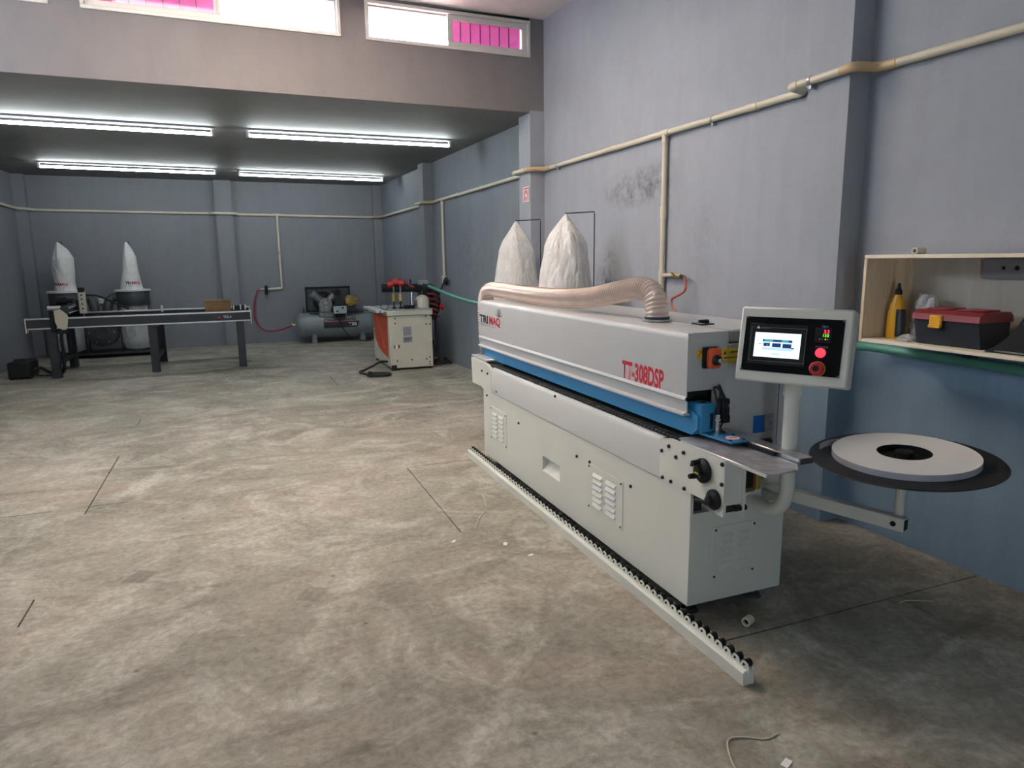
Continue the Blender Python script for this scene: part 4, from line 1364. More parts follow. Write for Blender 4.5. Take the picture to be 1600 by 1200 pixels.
MB().sweep(spline([(-2.12, 11.9, 1.15), (-1.95, 12.1, 1.12), (-1.75, 12.3, .98), (-1.62, 12.5, .89)], 8), .014, 8).build('drag_cable', 'rubber', ct)
dvm = MB().box(-.05, .10, 11.60, 11.68, .862, .935, .008).cyl((-.08, 11.64, .92), (-.04, 11.64, .92), .03).build('end_drive', 'black_plastic', ct)
for x in (-.07, .03, .095):
    MB().box(x, x + .018, 11.585, 11.60, .87, .945, .003).build('end_drive_tab', 'aluminium', dvm)
MB().box(-1.155, -1.125, 12.49, 12.51, .82, .93, .003).build('limit_flag', 'fixture_white', ct)

bx_ = thing('brown_carton', 'brown rectangular carton resting on the right end of the black rail table', 'box', (-.285, 11.72, .806))
MB().box(-.47, -.10, 11.57, 11.87, .804, 1.015, .004).build('carton_body', 'brown_board', bx_)
MB().box(-.475, -.095, 11.565, 11.875, 1.013, 1.024, .003).build('carton_lid', 'brown_board', bx_)

tb = thing('power_supply_box', 'black power supply box on the floor left of the rail table', 'box', (-2.94, 11.75, 0))
MB().box(-3.08, -2.80, 11.52, 11.98, .015, .245, .02).build('case', 'black_plastic', tb)
MB().sweep([(-3.0, 11.6, .24), (-3.0, 11.62, .275), (-2.88, 11.62, .275), (-2.88, 11.6, .24)], .012, 8).build('handle', 'rubber', tb)
for x in (-3.05, -2.83):
    for y in (11.56, 11.94):
        MB().cyl((x, y, 0), (x, y, .016), .018, seg=10).build('foot', 'rubber', tb)
MB().sweep(spline([(-2.80, 11.7, .10), (-2.72, 11.72, .13), (-2.64, 11.75, .06), (-2.58, 11.8, .025), (-2.50, 11.75, .03), (-2.40, 11.55, .10), (-2.36, 11.45, .32), (-2.35, 11.38, .55), (-2.335, 11.38, .655)], 10), .022, 10).build('cable', 'rubber', tb)
MB().sweep(spline([(-2.80, 11.62, .06), (-2.70, 11.60, .03), (-2.60, 11.66, .02), (-2.45, 11.62, .02)], 8), .012, 8).build('cable', 'rubber', tb)

# ------------------------------------------------------------------ air compressor
ac = thing('air_compressor', 'grey horizontal tank air compressor with V pump and gold motor against the back wall', 'compressor', (1.80, 14.2, 0))
TX0, TX1, TZ, TR, TY = 1.02, 2.60, .335, .252, 14.22
pr = [(0.02, 0)]
for i in range(1, 9):
    t = R(90) * i / 8
    pr.append((TR * math.sin(t), .13 * (1 - math.cos(t))))
pr2 = pr + [(r_, (TX1 - TX0) - h_) for r_, h_ in reversed(pr)]
tank = MB().lathe((TX0, TY, TZ), pr2, (1, 0, 0), 40).build('tank', 'tank_grey', ac)
for x in (TX0 + .14, TX1 - .14):
    MB().lathe((x, TY, TZ), [(TR + .001, -.006), (TR + .004, 0), (TR + .001, .006)], (1, 0, 0), 40, cap=False).build('weld_seam', 'tank_grey', tank)
for x in (1.36, 2.30):
    for y in (14.06, 14.38):
        MB().prism([(x - .05, y - .03, 0), (x + .05, y - .03, 0), (x + .035, y - .03, .20), (x - .035, y - .03, .20)], (0, .06, 0)).build('foot', 'tank_grey', ac)
MB().box(1.30, 2.35, 14.08, 14.40, .575, .60, .004).build('top_plate', 'dark_grey_metal', ac)
for x in (1.34, 2.30):
    MB().box(x - .02, x + .02, 14.10, 14.38, .50, .58).build('plate_leg', 'tank_grey', ac)
MB().box(1.47, 1.74, 14.02, 14.22, .50, .60, .01).build('pump_base', 'cast_iron', ac)
pump = MB().cyl((1.60, 13.98, .755), (1.60, 14.26, .755), .125, seg=32).cyl((1.60, 13.955, .755), (1.60, 13.98, .755), .085, seg=28).box(1.49, 1.71, 14.0, 14.24, .60, .70, .01).build('crankcase', 'cast_iron', ac)
MB().cyl((1.60, 13.945, .79), (1.60, 13.956, .79), .03, seg=14).cyl((1.61, 13.94, .70), (1.61, 13.956, .70), .022, seg=14).build('oil_cap', 'steel', pump)
for a in range(8):
    e = Vector((math.cos(a * R(45)), 0, math.sin(a * R(45)))) * .105
    MB().cyl(Vector((1.60, 13.976, .755)) + e, Vector((1.60, 13.985, .755)) + e, .010, seg=6).build('bolt', 'steel', pump)
for s in (-1, 1):
    d = Vector((s * .74, 0, .67)).normalized()
    c0 = Vector((1.60, 14.11, .755))
    cyl_ = MB().cyl(c0 + d * .10, c0 + d * .27, .055, seg=18).build('cylinder', 'cast_iron', ac)
    for k in range(6):
        MB().cyl(c0 + d * (.135 + k * .024), c0 + d * (.143 + k * .024), .078, seg=18).build('fin', 'cast_iron', cyl_)
    MB().cyl(c0 + d * .27, c0 + d * .325, .072, seg=18).build('cylinder_head', 'cast_iron', cyl_)
af = MB().cyl((1.835, 13.97, .985), (1.835, 14.12, .985), .085, seg=28).build('air_filter', 'black_plastic', ac)
MB().lathe((1.835, 13.972, .985), [(.078, 0), (.078, .006), (.062, .006), (.062, 0)], (0, -1, 0), 28, cap=False).build('filter_ring', 'dark_grey_metal', af)
MB().cyl((1.76, 14.05, 1.02), (1.83, 14.05, 1.0), .02, seg=10).build('filter_neck', 'steel', af)
gd = MB().box(1.28, 2.11, 14.33, 14.36, .61, 1.075).build('belt_guard', 'dark_grey_metal', ac)
for (a, b_, c, d) in ((1.26, 2.13, 1.06, 1.09), (1.26, 2.13, .60, .63), (1.26, 1.29, .60, 1.09), (2.10, 2.13, .60, 1.09)):
    MB().box(a, b_, 14.31, 14.37, c, d, .004).build('guard_frame', 'black_plastic', gd)
fw_ = MB().lathe((1.60, 14.30, .80), [(.19, -.02), (.20, 0), (.19, .02), (.15, .02), (.15, -.02), (.19, -.02)], (0, 1, 0), 32, cap=False).build('flywheel', 'black_plastic', ac)
for a in range(5):
    e = Vector((math.cos(a * R(72)), 0, math.sin(a * R(72)))) * .16
    MB().cyl((1.60, 14.30, .80), Vector((1.60, 14.30, .80)) + e, .016, seg=8).build('spoke', 'black_plastic', fw_)
mo = MB().cyl((2.085, 13.98, .81), (2.085, 14.28, .81), .108, seg=28).build('motor', 'motor_gold', ac)
MB().lathe((2.085, 13.98, .81), [(.108, 0), (.102, .03), (.07, .04), (.07, .02), (.03, .03), (0, .03)], (0, -1, 0), 28).build('motor_end', 'motor_gold', mo)
for a in range(6):
    e = Vector((math.cos(a * R(60)), 0, math.sin(a * R(60)))) * .088
    MB().box(-.014, .014, 0, .012, -.008, .008).xform(lambda p: Vector((2.085, 13.946, .81)) + e + Vector(p)).build('end_slot', 'black_plastic', mo)
MB().box(2.17, 2.25, 14.03, 14.15, .74, .86, .01).build('terminal_box', 'motor_gold', mo)
MB().box(1.99, 2.18, 14.02, 14.28, .60, .71, .004).build('motor_foot', 'dark_grey_metal', mo)
cb = MB().box(1.735, 1.985, 13.88, 13.98, .575, .715, .006).build('control_box', 'switch_grey', ac)
for x, z in ((1.91, .685), (1.80, .62)):
    MB().cyl((x, 13.868, z), (x, 13.88, z), .018, seg=14).build('knob', 'black_plastic', cb)
MB().box(1.76, 1.96, 13.96, 14.06, .50, .58).build('box_bracket', 'black_plastic', cb)
MB().sweep(spline([(1.82, 13.90, .575), (1.84, 13.93, .42), (1.93, 13.92, .22), (2.06, 13.90, .09), (2.22, 13.88, .03), (2.45, 13.9, .015)], 10), .011, 8).build('power_cable', 'rubber', ac)
MB().cyl((TX0 - .06, TY, .36), (TX0 + .02, TY, .36), .022, seg=12).cyl((TX0 - .05, TY, .36), (TX0 - .05, TY, .42), .012, seg=8).build('outlet_valve', 'brass', ac)
MB().cyl((1.20, 14.22, .58), (1.20, 14.22, .68), .014, seg=10).build('relief_valve', 'dark_grey_metal', ac)


def tank_print(s, size, x, ang, m, name, xs=1.0, bold=0.0, align='LEFT'):
    """Print bent over the tank; ang is the angle above the horizontal of its baseline."""
    cu = bpy.data.curves.new('txt', 'FONT')
    cu.body, cu.size, cu.align_x, cu.resolution_u, cu.offset = s, size, align, 2, bold
    ob = bpy.data.objects.new('txt', cu)
    col.objects.link(ob)
    dg = bpy.context.evaluated_depsgraph_get()
    me = bpy.data.meshes.new_from_object(ob.evaluated_get(dg))
    bpy.data.objects.remove(ob)
    rr = TR + .0015
    o0 = Vector((x, TY - rr * math.cos(ang), TZ + rr * math.sin(ang)))
    for v in me.vertices:
        a = ang + v.co.y / rr
        v.co = Vector((x + v.co.x * xs, TY - rr * math.cos(a), TZ + rr * math.sin(a))) - o0
    me.materials.clear()
    me.materials.append(MATS[m])
    me.name = name
    link(name, me, o0, tank)


def tank_band(xa, xb, aa, ab, m, name, skew=0.0):
    vs, n = [], 8
    for i in range(n + 1):
        a = aa + (ab - aa) * i / n
        rr = TR + .001
        for x in (xa, xb - skew * (1 - i / n)):
            vs.append((x, TY - rr * math.cos(a), TZ + rr * math.sin(a)))
    MB().add(vs, [(2 * i, 2 * i + 1, 2 * i + 3, 2 * i + 2) for i in range(n)]).build(name, m, tank)


tank_print('INGERSOLL-RAND', .105, 1.53, R(24.5), 'black_print', 'tank_lettering', xs=.74, bold=.006)
tank_band(1.53, 2.23, R(20), R(22.5), 'red_print', 'red_stripe')
tank_band(1.54, 2.24, R(-10), R(18), 'black_print', 'black_band', .06)
tank_print('T30', .085, 2.02, R(-2), 'white_print', 'tank_lettering', xs=1.15, bold=.002)

# ------------------------------------------------------------------ boring machine
bm_ = thing('boring_machine', 'cream boring machine with orange side panel and red clamps near the side wall', 'machine', (2.33, 10.55, 0))
bd = MB().box(2.03, 2.65, 9.95, 11.22, .03, .80, .006).build('cabinet', 'cream_enamel', bm_)
MB().box(2.025, 2.10, 9.945, 9.965, 0, .08).build('cabinet_foot', 'black_plastic', bm_)
for (x, y) in ((2.62, 9.98), (2.62, 11.18), (2.06, 11.18)):
    MB().cyl((x, y, 0), (x, y, .035), .03, seg=10).build('cabinet_foot', 'black_plastic', bm_)
for (x, z) in ((2.10, .79 - .03), (2.10, .69), (2.56, .78), (2.63, .78), (2.56, .66), (2.62, .66), (2.11, .14), (2.33, .145), (2.55, .145), (2.06, .05), (2.60, .17), (2.60, .10), (2.60, .06)):
    MB().cyl((x, 9.95, z), (x, 9.944, z), .011, seg=8).build('bolt', 'black_plastic', bd)
pl1 = MB().box(2.215, 2.335, 9.947, 9.951, .505, .635).build('rating_plate', 'plate_grey', bd)
MB().box(2.21, 2.345, 9.946, 9.951, .405, .492).build('rating_plate', 'plate_grey', bd)
MB().box(2.225, 2.33, 9.9452, 9.946, .455, .466).box(2.225, 2.30, 9.9452, 9.946, .43, .438).build('plate_print', 'black_print', bd)
for k, m in enumerate(('green_hose', 'white_print', 'red_print')):
    MB().box(2.065 + k * .03, 2.095 + k * .03, 9.947, 9.951, .325, .378).build('flag_sticker', m, bd)
MB().box(2.012, 2.034, 9.965, 11.20, .06, .79, .004).build('side_door', 'cream_enamel', bm_)
vs = [(2.0095, 10.07, .785), (2.0095, 11.16, .785), (2.0095, 11.18, .55), (2.0095, 11.10, .40), (2.0095, 10.85, .27), (2.0095, 10.50, .20), (2.0095, 10.07, .17)]
od = MB().prism(vs, (.003, 0, 0)).build('orange_panel', 'orange_decal', bm_)
MB().prism([(2.0085, 10.95, .74), (2.0085, 10.75, .74), (2.0085, 10.25, .30), (2.0085, 10.42, .27)], (.0012, 0, 0)).build('panel_flash', 'orange_plastic', od)
MB().prism([(2.0085, 10.30, .70), (2.0085, 10.24, .66), (2.0085, 10.24, .56), (2.0085, 10.30, .60)], (.0012, 0, 0)).build('panel_mark', 'red_print', od)
MB().prism([(2.0085, 10.72, .46), (2.0085, 10.60, .44), (2.0085, 10.48, .30), (2.0085, 10.60, .30)], (.0012, 0, 0)).build('panel_mark', 'red_print', od)
MB().cyl((2.0095, 11.10, .52), (1.99, 11.10, .52), .02, seg=10).build('knob', 'cream_enamel', bm_)
tp = MB().box(1.985, 2.66, 9.93, 11.25, .80, .865, .006).build('table_top', 'cream_enamel', bm_)
for x in (1.84, 1.91):
    MB().box(x, x + .05, 9.98, 11.10, .845, .885, .004).build('fence_rail', 'aluminium', bm_)
for y in (10.2, 10.9):
    MB().box(1.85, 2.05, y, y + .05, .82, .848).build('rail_bracket', 'dark_grey_metal', bm_)
MB().box(2.02, 2.60, 10.0, 11.1, .865, .885, .003).build('work_surface', 'worn_steel', bm_)
MB().cyl((2.50, 9.98, .885), (2.66, 9.96, .875), .018, seg=10).build('side_bar', 'steel', bm_)
arm_ = MB().sweep([(1.99, 10.25, 1.19), (2.06, 10.25, 1.19), (2.45, 10.25, 1.18), (2.64, 10.3, 1.16)], .062, 12).build('clamp_bridge', 'black_plastic', bm_)
MB().box(2.55, 2.74, 10.22, 10.42, .70, 1.20, .04).build('head_column', 'black_plastic', bm_)
MB().sweep(spline([(2.60, 10.3, 1.19), (2.74, 10.3, 1.16), (2.82, 10.3, 1.02), (2.80, 10.3, .84), (2.74, 10.3, .70)], 8), .065, 12).build('cable_duct', 'rubber', bm_)
for x, z0, r_ in ((2.10, 1.235, .045), (2.18, 1.27, .05), (2.26, 1.25, .042)):
    cy_ = MB().cyl((x - .04, 10.2, z0), (x + .04, 10.19, z0 + .012), r_, seg=14).build('clamp_valve', 'red_paint', bm_)
    MB().cyl((x, 10.2, z0 + r_ * .8), (x, 10.2, z0 + r_ + .035), .014, seg=8).build('valve_port', 'red_paint', cy_)
MB().sweep(spline([(2.26, 10.2, 1.30), (2.33, 10.2, 1.27), (2.40, 10.2, 1.22), (2.46, 10.2, 1.19)], 6), .016, 8).build('air_line', 'red_hose', bm_)
for k, x in enumerate((2.14, 2.24)):
    cy_ = MB().cyl((x, 10.15, 1.0), (x, 10.15, 1.11), .032, seg=12).build('clamp_cylinder', 'motor_gold' if k == 0 else 'brass', bm_)
    MB().cyl((x, 10.15, .91), (x, 10.15, 1.0), .012, seg=8).cyl((x, 10.15, .89), (x, 10.15, .912), .03, seg=10).build('clamp_rod', 'black_plastic', cy_)
    MB().cyl((x, 10.15, 1.11), (x, 10.15, 1.22), .016, seg=8).build('clamp_stem', 'chrome', cy_)
MB().cyl((2.40, 10.12, .885), (2.40, 10.12, 1.13), .032, seg=14).build('guide_post', 'chrome', bm_)
MB().box(2.28, 2.44, 10.08, 10.22, .885, .94, .01).build('drill_head', 'black_plastic', bm_)
MB().box(2.44, 2.53, 10.15, 10.3, .93, 1.0, .01).build('drill_block', 'cast_iron', bm_)
MB().lathe((2.58, 10.2, .88), [(.10, 0), (.105, .10), (.09, .16), (.05, .19), (0, .20)], seg=24).build('motor_cover', 'cream_enamel', bm_)
MB().sweep([(2.52, 10.25, 1.20), (2.52, 10.25, 1.23), (2.42, 10.25, 1.23), (2.42, 10.25, 1.31)], .014, 8).build('crank_handle', 'black_plastic', bm_)
MB().box(2.57, 2.70, 10.26, 10.40, 1.18, 1.29, .008).build('air_filter_box', 'plate_grey', bm_)
rh = MB().cyl((2.72, 10.25, .89), (2.86, 10.25, .885), .018, seg=10).build('lever', 'black_plastic', bm_)
MB().lathe((2.86, 10.25, .885), [(.022, 0), (.05, .02), (.05, .05), (.0, .06)], (1, 0, 0), 18).build('lever_knob', 'red_paint', rh)
for k in range(5):
    z = 1.10 - k * .075
    MB().sweep(spline([(2.66, 10.2, z), (2.76, 10.17, z - .02), (2.84, 10.2, z - .06)], 6), .011, 6).build('air_line', 'red_hose', bm_)
MB().lathe((1.97, 10.02, .945), [(.055, -.006), (.06, 0), (.055, .006), (.05, 0), (.055, -.006)], (0, 1, 0), 20, cap=False).build('hook_ring', 'dark_grey_metal', bm_)
cable = [(2.005, 10.15, .11), (1.90, 10.12, .12), (1.78, 10.15, .06), (1.66, 10.1, .02), (1.56, 9.95, .018), (1.60, 9.75, .018), (1.72, 9.65, .018), (1.88, 9.64, .018), (1.92, 9.55, .020), (1.86, 9.47, .022),
         (1.70, 9.50, .024), (1.60, 9.58, .026), (1.68, 9.68, .030), (1.86, 9.60, .034), (1.90, 9.50, .034), (1.78, 9.44, .034), (1.63, 9.50, .036)]
cbl = tag(MB().sweep(spline(cable, 10), .017, 8).build('extension_cord', 'rubber'), 'black power cord coiled on the floor in front of the boring machine', 'cord')
MB().box(1.60, 1.66, 9.46, 9.56, .014, .085, .012).build('plug', 'black_plastic', cbl)
c2 = []
for i in range(70):
    t = i / 69 * 4.2 * math.pi
    c2.append((2.865 + (.155 - .002 * i / 2) * math.cos(t), 10.25 + .17 * math.sin(t), .014 + .0010 * i))
tag(MB().sweep([(2.70, 10.12, .40), (2.74, 10.1, .20), (2.85, 10.05, .06)] + c2, .013, 6).build('cable_coil', 'rubber'), 'black hose coiled on the floor between the boring machine and the side wall', 'hose')

# ------------------------------------------------------------------ compressed air pipe round the walls
PR = .0225


def fillet(pts, rad=.05, n=5):
    pts = [Vector(p) for p in pts]
    out = [pts[0]]
    for a, b_, c in zip(pts, pts[1:], pts[2:]):
        r_ = min(rad, (b_ - a).length * .45, (c - b_).length * .45)
        p, q = b_ + (a - b_).normalized() * r_, b_ + (c - b_).normalized() * r_
        for k in range(n + 1):
            t = k / n
            out.append(p * (1 - t) ** 2 + b_ * 2 * t * (1 - t) + q * t * t)
    out.append(pts[-1])
    return out


ap = thing('air_pipe', 'cream plastic compressed air pipe running round the walls', 'pipe', (3.2, 7.0, 2.5))


def wp(y, z, off=0.03):
    return (XW(y) - off, y, z)


def run(pts, m='pvc_cream', r_=PR, name='pipe_run'):
    return MB().sweep(fillet(pts), r_, 12).build(name, m, ap)


run([wp(0.9, 2.565), wp(2.86, 2.58)])
run([wp(2.84, 2.58), wp(2.95, 2.582), wp(2.985, 2.582, .178), wp(3.06, 2.578, .178)], 'pvc_tan', PR * 1.14, 'elbow')
run([wp(3.03, 2.578, .178), wp(3.40, 2.572, .178)])
run([wp(3.36, 2.572, .178), wp(3.42, 2.57, .178), wp(3.46, 2.568, .035), wp(3.52, 2.565, .03)], 'pvc_cream', PR * 1.14, 'elbow')
run([wp(3.50, 2.565), wp(6.98, 2.53)])
run([wp(6.86, 2.532), wp(6.99, 2.53), (XW(7.03) - .19, YC(3.0) - .035, 2.53), (XW(7.1) - .20, 7.12, 2.53)], 'pvc_tan', PR * 1.14, 'elbow')
run([wp(7.11, 2.53, .197), wp(7.43, 2.528, .197)])
run([wp(7.40, 2.528, .197), wp(7.45, 2.528, .197), wp(7.48, 2.526, .035), wp(7.55, 2.526, .03)], 'pvc_cream', PR * 1.14, 'elbow')
run([wp(7.50, 2.526), wp(10.98, 2.495)])
run([wp(10.85, 2.495), wp(11.07, 2.493), wp(11.09, 2.493, .182), wp(11.17, 2.492, .182)], 'pvc_tan', PR * 1.14, 'elbow')
run([wp(11.12, 2.492, .182), wp(11.46, 2.49, .182)])
run([wp(11.50, 2.488), (XW(14.4) - .03, 14.4, 2.468)])
run([wp(14.3, 2.468), (2.86, YB(2.86) - .155, 2.466), (2.72, YB(2.72) - .155, 2.466)], 'pvc_tan', PR * 1.1, 'elbow')
run([(2.74, YB(2.74) - .15, 2.466), (2.68, YB(2.68) - .03, 2.466), (.14, YB(.14) - .03, 2.492)])
run([(.15, YB(.15) - .03, 2.492), (.11, YB(.1) - .165, 2.50), (-.31, YB(-.3) - .165, 2.502), (-.35, YB(-.35) - .03, 2.502)], 'pvc_cream', PR * 1.12, 'elbow')
run([(-.34, YB(-.34) - .03, 2.502), (-3.16, YB(-3.16) - .03, 2.525)])
run([(-3.14, YB(-3.14) - .03, 2.525), (-3.17, YB(-3.2) - .18, 2.528), (-3.33, YB(-3.3) - .19, 2.535), (-3.335, 13.9, 2.54), (-3.335, 12.1, 2.56)], 'pvc_cream', PR * 1.05, 'elbow')
for y, z in ((1.9, 2.572), (4.30, 2.557), (6.70, 2.534), (8.9, 2.513)):
    MB().lathe(wp(y, z), [(PR + .001, -.010), (PR + .004, -.010), (PR + .004, .010), (PR + .001, .010)], (0, 1, 0), 16).box(XW(y) - .034, XW(y) - .001, y - .008, y + .008, z - .045, z - .018).build('pipe_clip', 'steel', ap)
MB().lathe((XW(3.27) - .178, 3.27, 2.575), [(PR + .001, -.010), (PR + .004, -.010), (PR + .004, .010), (PR + .001, .010)], (0, 1, 0), 16).box(XW(3.27) - .182, XW(3.27) - .146, 3.262, 3.278, 2.53, 2.56).build('pipe_clip', 'steel', ap)
for y, z in ((5.6, 2.544), (3.9, 2.561), (9.8, 2.505)):
    MB().cyl(wp(y - .05, z), wp(y + .05, z), PR * 1.16, seg=14).build('coupling', 'pvc_cream', ap)


def tee(p, d, drop):
    MB().cyl(Vector(p) - Vector(d) * .055, Vector(p) + Vector(d) * .055, PR * 1.18, seg=14).cyl(Vector(p), Vector(p) - Vector((0, 0, .07)), PR * 1.18, seg=14).build('tee', 'pvc_cream', ap)
    MB().cyl(Vector(p) - Vector((0, 0, .05)), Vector(p) - Vector((0, 0, drop)), PR * .95, seg=12).build('drop_pipe', 'pvc_cream', ap)


tee(wp(4.86, 2.552), (0, 1, 0), 1.62)
tee(wp(10.55, 2.498), (0, 1, 0), 1.17)
tee((.845, YB(.845) - .03, 2.488), (1, .06, 0), 1.38)
for z in (1.97, 2.0):
    pass
MB().cyl(wp(4.86, 1.90), wp(4.86, 1.99), PR * 1.14, seg=14).build('coupling', 'pvc_cream', ap)
MB().cyl((.845, YB(.845) - .03, 1.72), (.845, YB(.845) - .03, 1.80), PR * 1.16, seg=14).build('coupling', 'pvc_tan', ap)
# branch with brass cock behind the machine
vx = XW(4.8) - .03
MB().cyl((vx, 4.86, 1.40), (vx, 4.86, 1.49), PR * 1.25, seg=14).cyl((vx, 4.86, 1.447), (vx, 4.72, 1.447), .016, seg=10).build('branch_tee', 'pvc_cream', ap)
MB().cyl((vx, 4.72, 1.447), (vx, 4.60, 1.443), .019, seg=8).cyl((vx - .02, 4.66, 1.445), (vx - .05, 4.66, 1.475), .008, seg=6).build('brass_cock', 'brass', ap)
MB().cyl((vx, 4.60, 1.443), (vx - .01, 4.545, 1.435), .015, seg=8).build('hose_tail', 'dark_grey_metal', ap)
# branch towards the compressor
yb_ = YB(.845) - .03
MB().sweep(fillet([(.845, yb_, 1.13), (.845, yb_, 1.07), (.62, yb_ - .01, 1.06)], .03), PR * 1.05, 12).build('elbow', 'pvc_cream', ap)
vv = MB().cyl((.66, yb_ - .01, 1.06), (.44, yb_ - .01, 1.06), .020, seg=10).build('ball_valve', 'steel', ap)
MB().box(.52, .58, yb_ - .05, yb_ + .03, .95, 1.13, .01).build('regulator', 'black_plastic', vv)
MB().cyl((.55, yb_ - .01, .88), (.55, yb_ - .01, .95), .018, .028, 10).build('regulator_bowl', 'steel', vv)
# valve on the drop beside the boring machine
xv = XW(10.55) - .03
vb = MB().box(xv - .03, xv + .025, 10.51, 10.59, 1.22, 1.345, .008).build('ball_valve', 'pvc_cream', ap)
MB().cyl((xv - .02, 10.50, 1.27), (xv - .03, 10.36, 1.31), .022, seg=10).build('valve_outlet', 'dark_grey_metal', vb)
MB().box(xv - .03, xv + .01, 10.40, 10.47, 1.20, 1.27, .006).build('valve_handle', 'black_plastic', vb)

tag(MB().sweep(spline([(.44, yb_ - .01, 1.06), (.38, yb_ - .02, 1.02), (.31, yb_ - .03, .80), (.30, yb_ - .04, .52), (.38, yb_ - .08, .32), (.55, yb_ - .15, .24), (.76, yb_ - .25, .27), (.97, TY, .355)], 12), .015, 8).build('air_hose', 'red_hose'),
    'dark red air hose looping from the wall valve to the compressor tank', 'hose')
tag(MB().sweep(spline([(vx - .01, 4.545, 1.435), (vx - .05, 4.47, 1.40), (vx - .06, 4.46, 1.34), (vx - .06, 4.54, 1.30), (vx - .06, 4.62, 1.27), (vx - .06, 4.62, 1.21), (vx - .06, 4.56, 1.16), (vx - .09, 4.55, 1.02), (vx - .2, 4.6, .82), (2.42, 4.65, .75)], 10), .009, 8).build('air_hose', 'orange_hose'),
    'thin orange air hose hanging from the brass cock behind the edge banding machine', 'hose')
tag(MB().sweep(spline([(xv - .03, 10.36, 1.31), (xv - .10, 10.28, 1.22), (xv - .20, 10.27, 1.0), (2.80, 10.30, .70), (2.79, 10.27, .35), (2.82, 10.2, .06)], 10), .017, 8).build('air_hose', 'rubber'),
    'black air hose dropping from the wall valve to the boring machine', 'hose')
tag(MB().sweep(spline([(2.69, 10.28, 1.21), (2.86, 9.85, 1.10), (2.98, 9.4, 1.03), (3.06, 8.6, .98), (3.07, 7.9, .86), (2.985, 7.45, .76), (2.985, 7.05, .75), (3.10, 6.6, .76), (3.14, 5.0, .80), (3.20, 4.0, .98), (3.15, 3.5, 1.07), (3.14, 3.0, 1.085), (3.26, 2.80, 1.085),
                          (3.31, 2.4, 1.07), (3.335, 1.8, 1.055), (3.35, 1.0, 1.05)], 12), .024, 10).build('green_hose', 'green_hose'),
    'thick green hose strung along the side wall at waist height', 'hose')

# ------------------------------------------------------------------ small wall things
sg = thing('fire_sign', 'small white sign with red pictogram on the pillar', 'sign', (3.022, 7.18, 2.205))
SX = XW(7.18) - .1665
MB().box(SX - .003, SX, 7.092, 7.268, 2.203, 2.360, .001).build('sign_board', 'sign_white', sg)
bar = MB()
for (a, b_, c, d) in ((7.105, 7.255, 2.335, 2.348), (7.105, 7.255, 2.214, 2.222), (7.105, 7.115, 2.214, 2.348), (7.245, 7.255, 2.214, 2.348), (7.165, 7.195, 2.285, 2.330), (7.205, 7.225, 2.250, 2.325), (7.130, 7.150, 2.255, 2.32), (7.13, 7.23, 2.240, 2.250)):
    bar.box(SX - .0036, SX - .003, a, b_, c, d)
bar.build('pictogram', 'red_print', sg)
MB().box(SX - .0036, SX - .003, 7.125, 7.235, 2.226, 2.234).build('sign_line', 'red_print', sg)

ob = thing('wall_socket', 'small white socket box on the back wall between the dust collector drums', 'socket', (-2.27, 14.42, .90))
yo = YB(-2.27)
MB().box(-2.33, -2.21, yo - .04, yo, .89, .985, .006).build('socket_case', 'fixture_white', ob)
for x in (-2.30, -2.25):
    MB().box(x - .014, x + .014, yo - .043, yo - .04, .92, .955, .001).build('outlet', 'switch_grey', ob)

# ------------------------------------------------------------------ wooden box shelf and what stands on it
SH0, SHZ0, SHZ1, SY0, SY1 = 2.98, 1.152, 1.592, 1.15, 2.665
SB = 3.318
sh = thing('wooden_shelf', 'open pine box shelf on the side wall', 'shelf', (3.15, 1.9, SHZ0))
MB().box(SH0, SB, SY0, SY1 - .019, SHZ0, SHZ0 + .018, .002).build('bottom_board', 'pine_long', sh)
MB().box(SH0, SB, SY0, SY1, SHZ1 - .018, SHZ1, .002).build('top_board', 'pine_long', sh)
MB().box(SH0, SB, SY1 - .018, SY1, SHZ0, SHZ1 - .0185, .002).build('side_board', 'pine', sh)
MB().box(SH0, SB, SY0, SY0 + .018, SHZ0 + .0185, SHZ1 - .0185, .002).build('side_board', 'pine', sh)
MB().box(SB - .006, SB, SY0 + .02, SY1 - .02, SHZ0 + .019, SHZ1 - .02).build('back_board', 'plywood', sh)
for y in (1.4, 2.3):
    MB().box(SB, XW(y) + .002, y - .03, y + .03, SHZ1 - .10, SHZ1 - .02).build('wall_batten', 'pine', sh)
    MB().box(3.28, XW(y) + .002, y - .015, y + .015, SHZ0 - .06, SHZ0 - .0005).build('wall_bracket', 'dark_grey_metal', sh)

ZS = SHZ0 + .0185
jb = thing('junction_plate', 'grey metal plate with two round holes inside the shelf', 'plate', (3.30, 2.13, 1.47))
MB().box(SB - .035, SB - .0065, 1.93, 2.262, 1.475, 1.568, .003).build('plate', 'plate_grey', jb)
for y, r_ in ((2.165, .0085), (2.105, .011)):
    MB().cyl((SB - .035, y, 1.525), (SB - .0358, y, 1.525), r_, seg=14).build('hole', 'black_plastic', jb)

